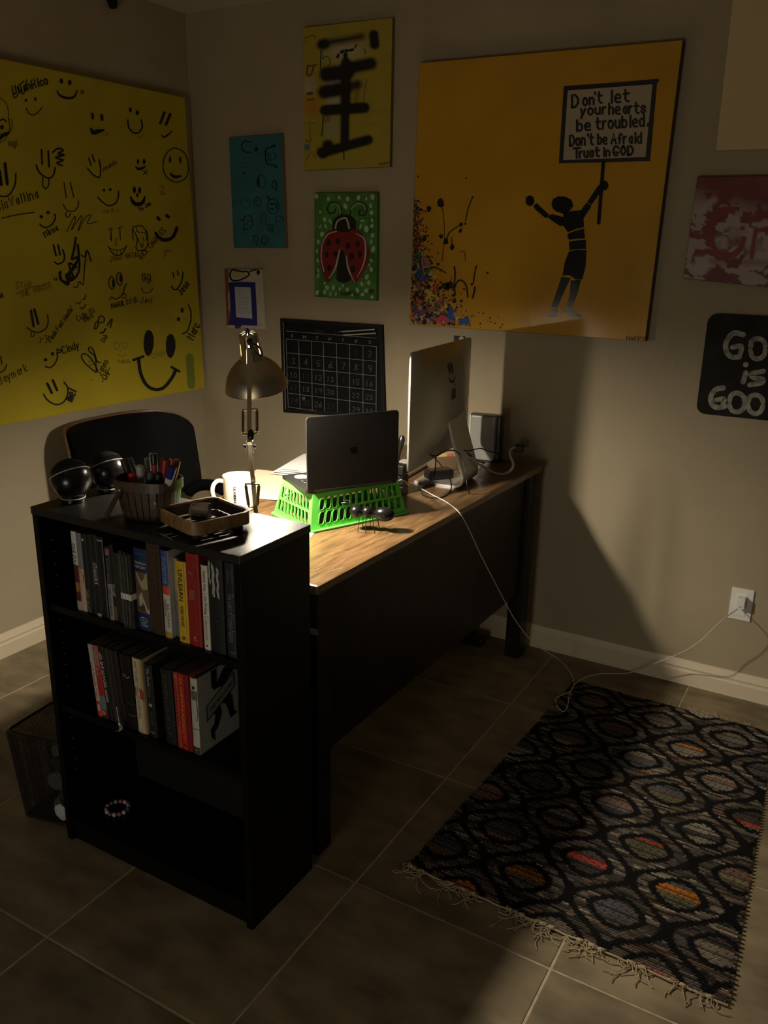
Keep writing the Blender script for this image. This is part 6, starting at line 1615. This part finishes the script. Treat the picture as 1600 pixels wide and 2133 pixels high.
MB().box((.0005, fx[1]-.012, H-.05), (.006, fx[1]+.010, H-.012)).build('mounting_plate', m_matte, fo)

# ------------------------------------------------------------------ woven rag rug
RN = [np.array(v) for v in ((1.872, -1.385), (2.648, -1.408), (2.603, -.208), (1.930, -.212))]   # near-left, near-right, far-right, far-left
rug = empty('rag_rug', 'woven rag rug with black ogee pattern and cream fringe on the tiles', 'rug', (2.26, -.8, 0))
def rp(u, v): return (RN[0]*(1-u)+RN[1]*u)*(1-v)+(RN[3]*(1-u)+RN[2]*u)*v
NR, NC = 168, 150
hues = np.array([(.10, .085, .068), (.14, .12, .095), (.075, .068, .06), (.20, .17, .13), (.085, .085, .088), (.25, .22, .17), (.12, .075, .05), (.17, .10, .075), (.11, .10, .06), (.05, .045, .042)])
accent = np.array([(.33, .06, .04), (.42, .15, .02), (.30, .08, .07), (.12, .13, .16), (.05, .05, .07), (.22, .18, .09), (.26, .10, .08), (.20, .16, .12)])
vs, fs, cs = [], [], []
rr = np.random.default_rng(5); cellcol = {}
jit = rr.normal(0, .003, NR)
for r in range(NR):
    v0, v1 = r/NR, (r+1)/NR; ex = .004*(1 if r % 2 else -1)+jit[r]*.6
    segs = np.cumsum(rr.uniform(2, 16, 80)).astype(int); segcol = hues[rr.integers(len(hues), size=81)]*rr.uniform(.35, 1.25, 81)[:, None]
    us = np.linspace(0, 1, NC+1); sh = vnoise(us*60, np.full(NC+1, r*.37), 3.1, 77)
    rowc = []
    for c in range(NC+1):
        u = us[c]; x, y = rp(u, (v0+v1)/2); x += (sh[c]-.5)*.016; base_row = segcol[np.searchsorted(segs, c)]
        best = None
        for (ox, oy) in ((2.030, -1.137), (1.915, -1.002)):
            i = round((x-ox)/.231); j = round((y-oy)/.270); dx = x-ox-.231*i; dy = y-oy-.270*j
            a, b = abs(dx)/.1155, abs(dy)/.135; d = a+1-.5*(1+math.cos(math.pi*min(b, 1)))+max(0, b-1)
            if best is None or d < best[0]: best = (d, ox, i, j, dx, dy, a, b)
        d, ox, i, j, dx, dy, a, b = best
        oval = (a**1.5+(b*1.42)**1.5)**(1/1.5)/.46
        key = (ox > 2, i, j)
        if key not in cellcol:
            cellcol[key] = (hues[rr.integers(len(hues))], accent[rr.integers(len(accent))] if rr.random() < .62 else hues[rr.integers(len(hues))], rr.uniform(-.035, .02), rr.uniform(.010, .03), hues[rr.integers(len(hues))])
        c1, c2, yo, hw_, c3 = cellcol[key]
        outer = a+1-.5*(1+math.cos(math.pi*min(b, 1)))
        if outer > .885 or 1.0 < oval < 1.38: col = np.array([.0045, .0042, .0040])
        elif oval <= 1.0:
            col = c2 if yo < dy < yo+hw_ else (c1 if dy < yo else c3)
            if (c+r*3) % 7 == 0 or (r+i) % 5 == 0: col = col*.35
        else: col = base_row if (r+int(sh[c]*3)) % 4 else base_row*.3
        n_ = .95+.6*sh[c]
        rowc.append(col*n_)
    for k, (vv, z) in enumerate(((v0, .0035), (v0*.72+v1*.28, .0085), (v0*.3+v1*.7, .0088), (v1, .0035))):
        for c in range(NC+1):
            p = rp(us[c]+(ex if c in (0, NC) else 0), vv); wob = .0010*math.sin(us[c]*400+r*math.pi)
            vs.append((p[0], p[1], z+wob)); cs.append(rowc[c])
    k0 = r*4*(NC+1)
    for k in range(3):
        for c in range(NC): q = k0+k*(NC+1)+c; fs.append((q, q+1, q+NC+2, q+NC+1))
mb = MB(); mb.v = vs; mb.f = fs
mb.build('woven_body', mat('rag_weave', (1, 1, 1), .9, attr='paint', bump=.6, bscale=700, spec=.2), rug, 'dark woven body with grey, rust and orange strips', colors=np.array(cs))
mb = MB(); mb.prism([(*(rp(u, v)), .0008) for u, v in ((.004, .003), (.996, .003), (.996, .997), (.004, .997))], (0, 0, .0018)); mb.build('backing', m_matte, rug)
m_fr = mat('cotton_fringe', (.42, .34, .21), .9)
rf = random.Random(8)
for k, u in enumerate((.01, .05, .155, .20, .235, .36, .40, .47, .495, .585, .62, .65, .735, .77, .88, .95)):
    b = np.array([*rp(u, .0), .006]); mb = MB(); big = rf.uniform(.6, 1.25)
    base_a = -math.pi/2+rf.uniform(-.9, .6)
    for s_ in range(8):
        p = b+np.array([rf.uniform(-.014, .014), .004, 0]); a = base_a+rf.uniform(-.5, .5); cur = rf.uniform(-.75, .75); L_ = rf.uniform(.035, .085)*big; q = [p]; n = 7
        for t in range(n):
            p = p+np.array([math.cos(a), math.sin(a), 0])*L_/n; p[2] = max(.0022, .007-.002*t)+rf.uniform(0, .004); a += cur+rf.uniform(-.45, .45); q.append(p.copy())
        mb.tube(cr(q, 3), .0011, 5)
    # knot
    mb.ball(b+np.array([0, -.003, .001]), (.009, .005, .004), 8, 6)
    mb.build('tassel', m_fr, rug, smooth=True, kind=None)
mb = MB(); mb.tube(cr([(*(rp(u, -.002)+np.array([0, rf.uniform(-.003, .001)])), .005) for u in np.linspace(.0, 1, 40)], 2), .0024, 6); mb.build('hem_cord', m_fr, rug, 'pale cotton hem cord', smooth=True)
for u in (.03, .22, .36, .5, .63, .68, .74, .8, .88):
    b = np.array([*rp(u, 1.0), .006]); mb = MB()
    for s_ in range(4):
        p = b+np.array([rf.uniform(-.01, .01), -.004, 0]); a = math.pi/2+rf.uniform(-.6, .6); L_ = rf.uniform(.02, .045); q = [p]
        for t in range(5): p = p+np.array([math.cos(a), math.sin(a), 0])*L_/5; p[2] = .003+rf.uniform(0, .008); a += rf.uniform(-.6, .6); q.append(p.copy())
        mb.tube(cr(q, 3), .0009, 5)
    mb.build('tassel', m_fr, rug, smooth=True)
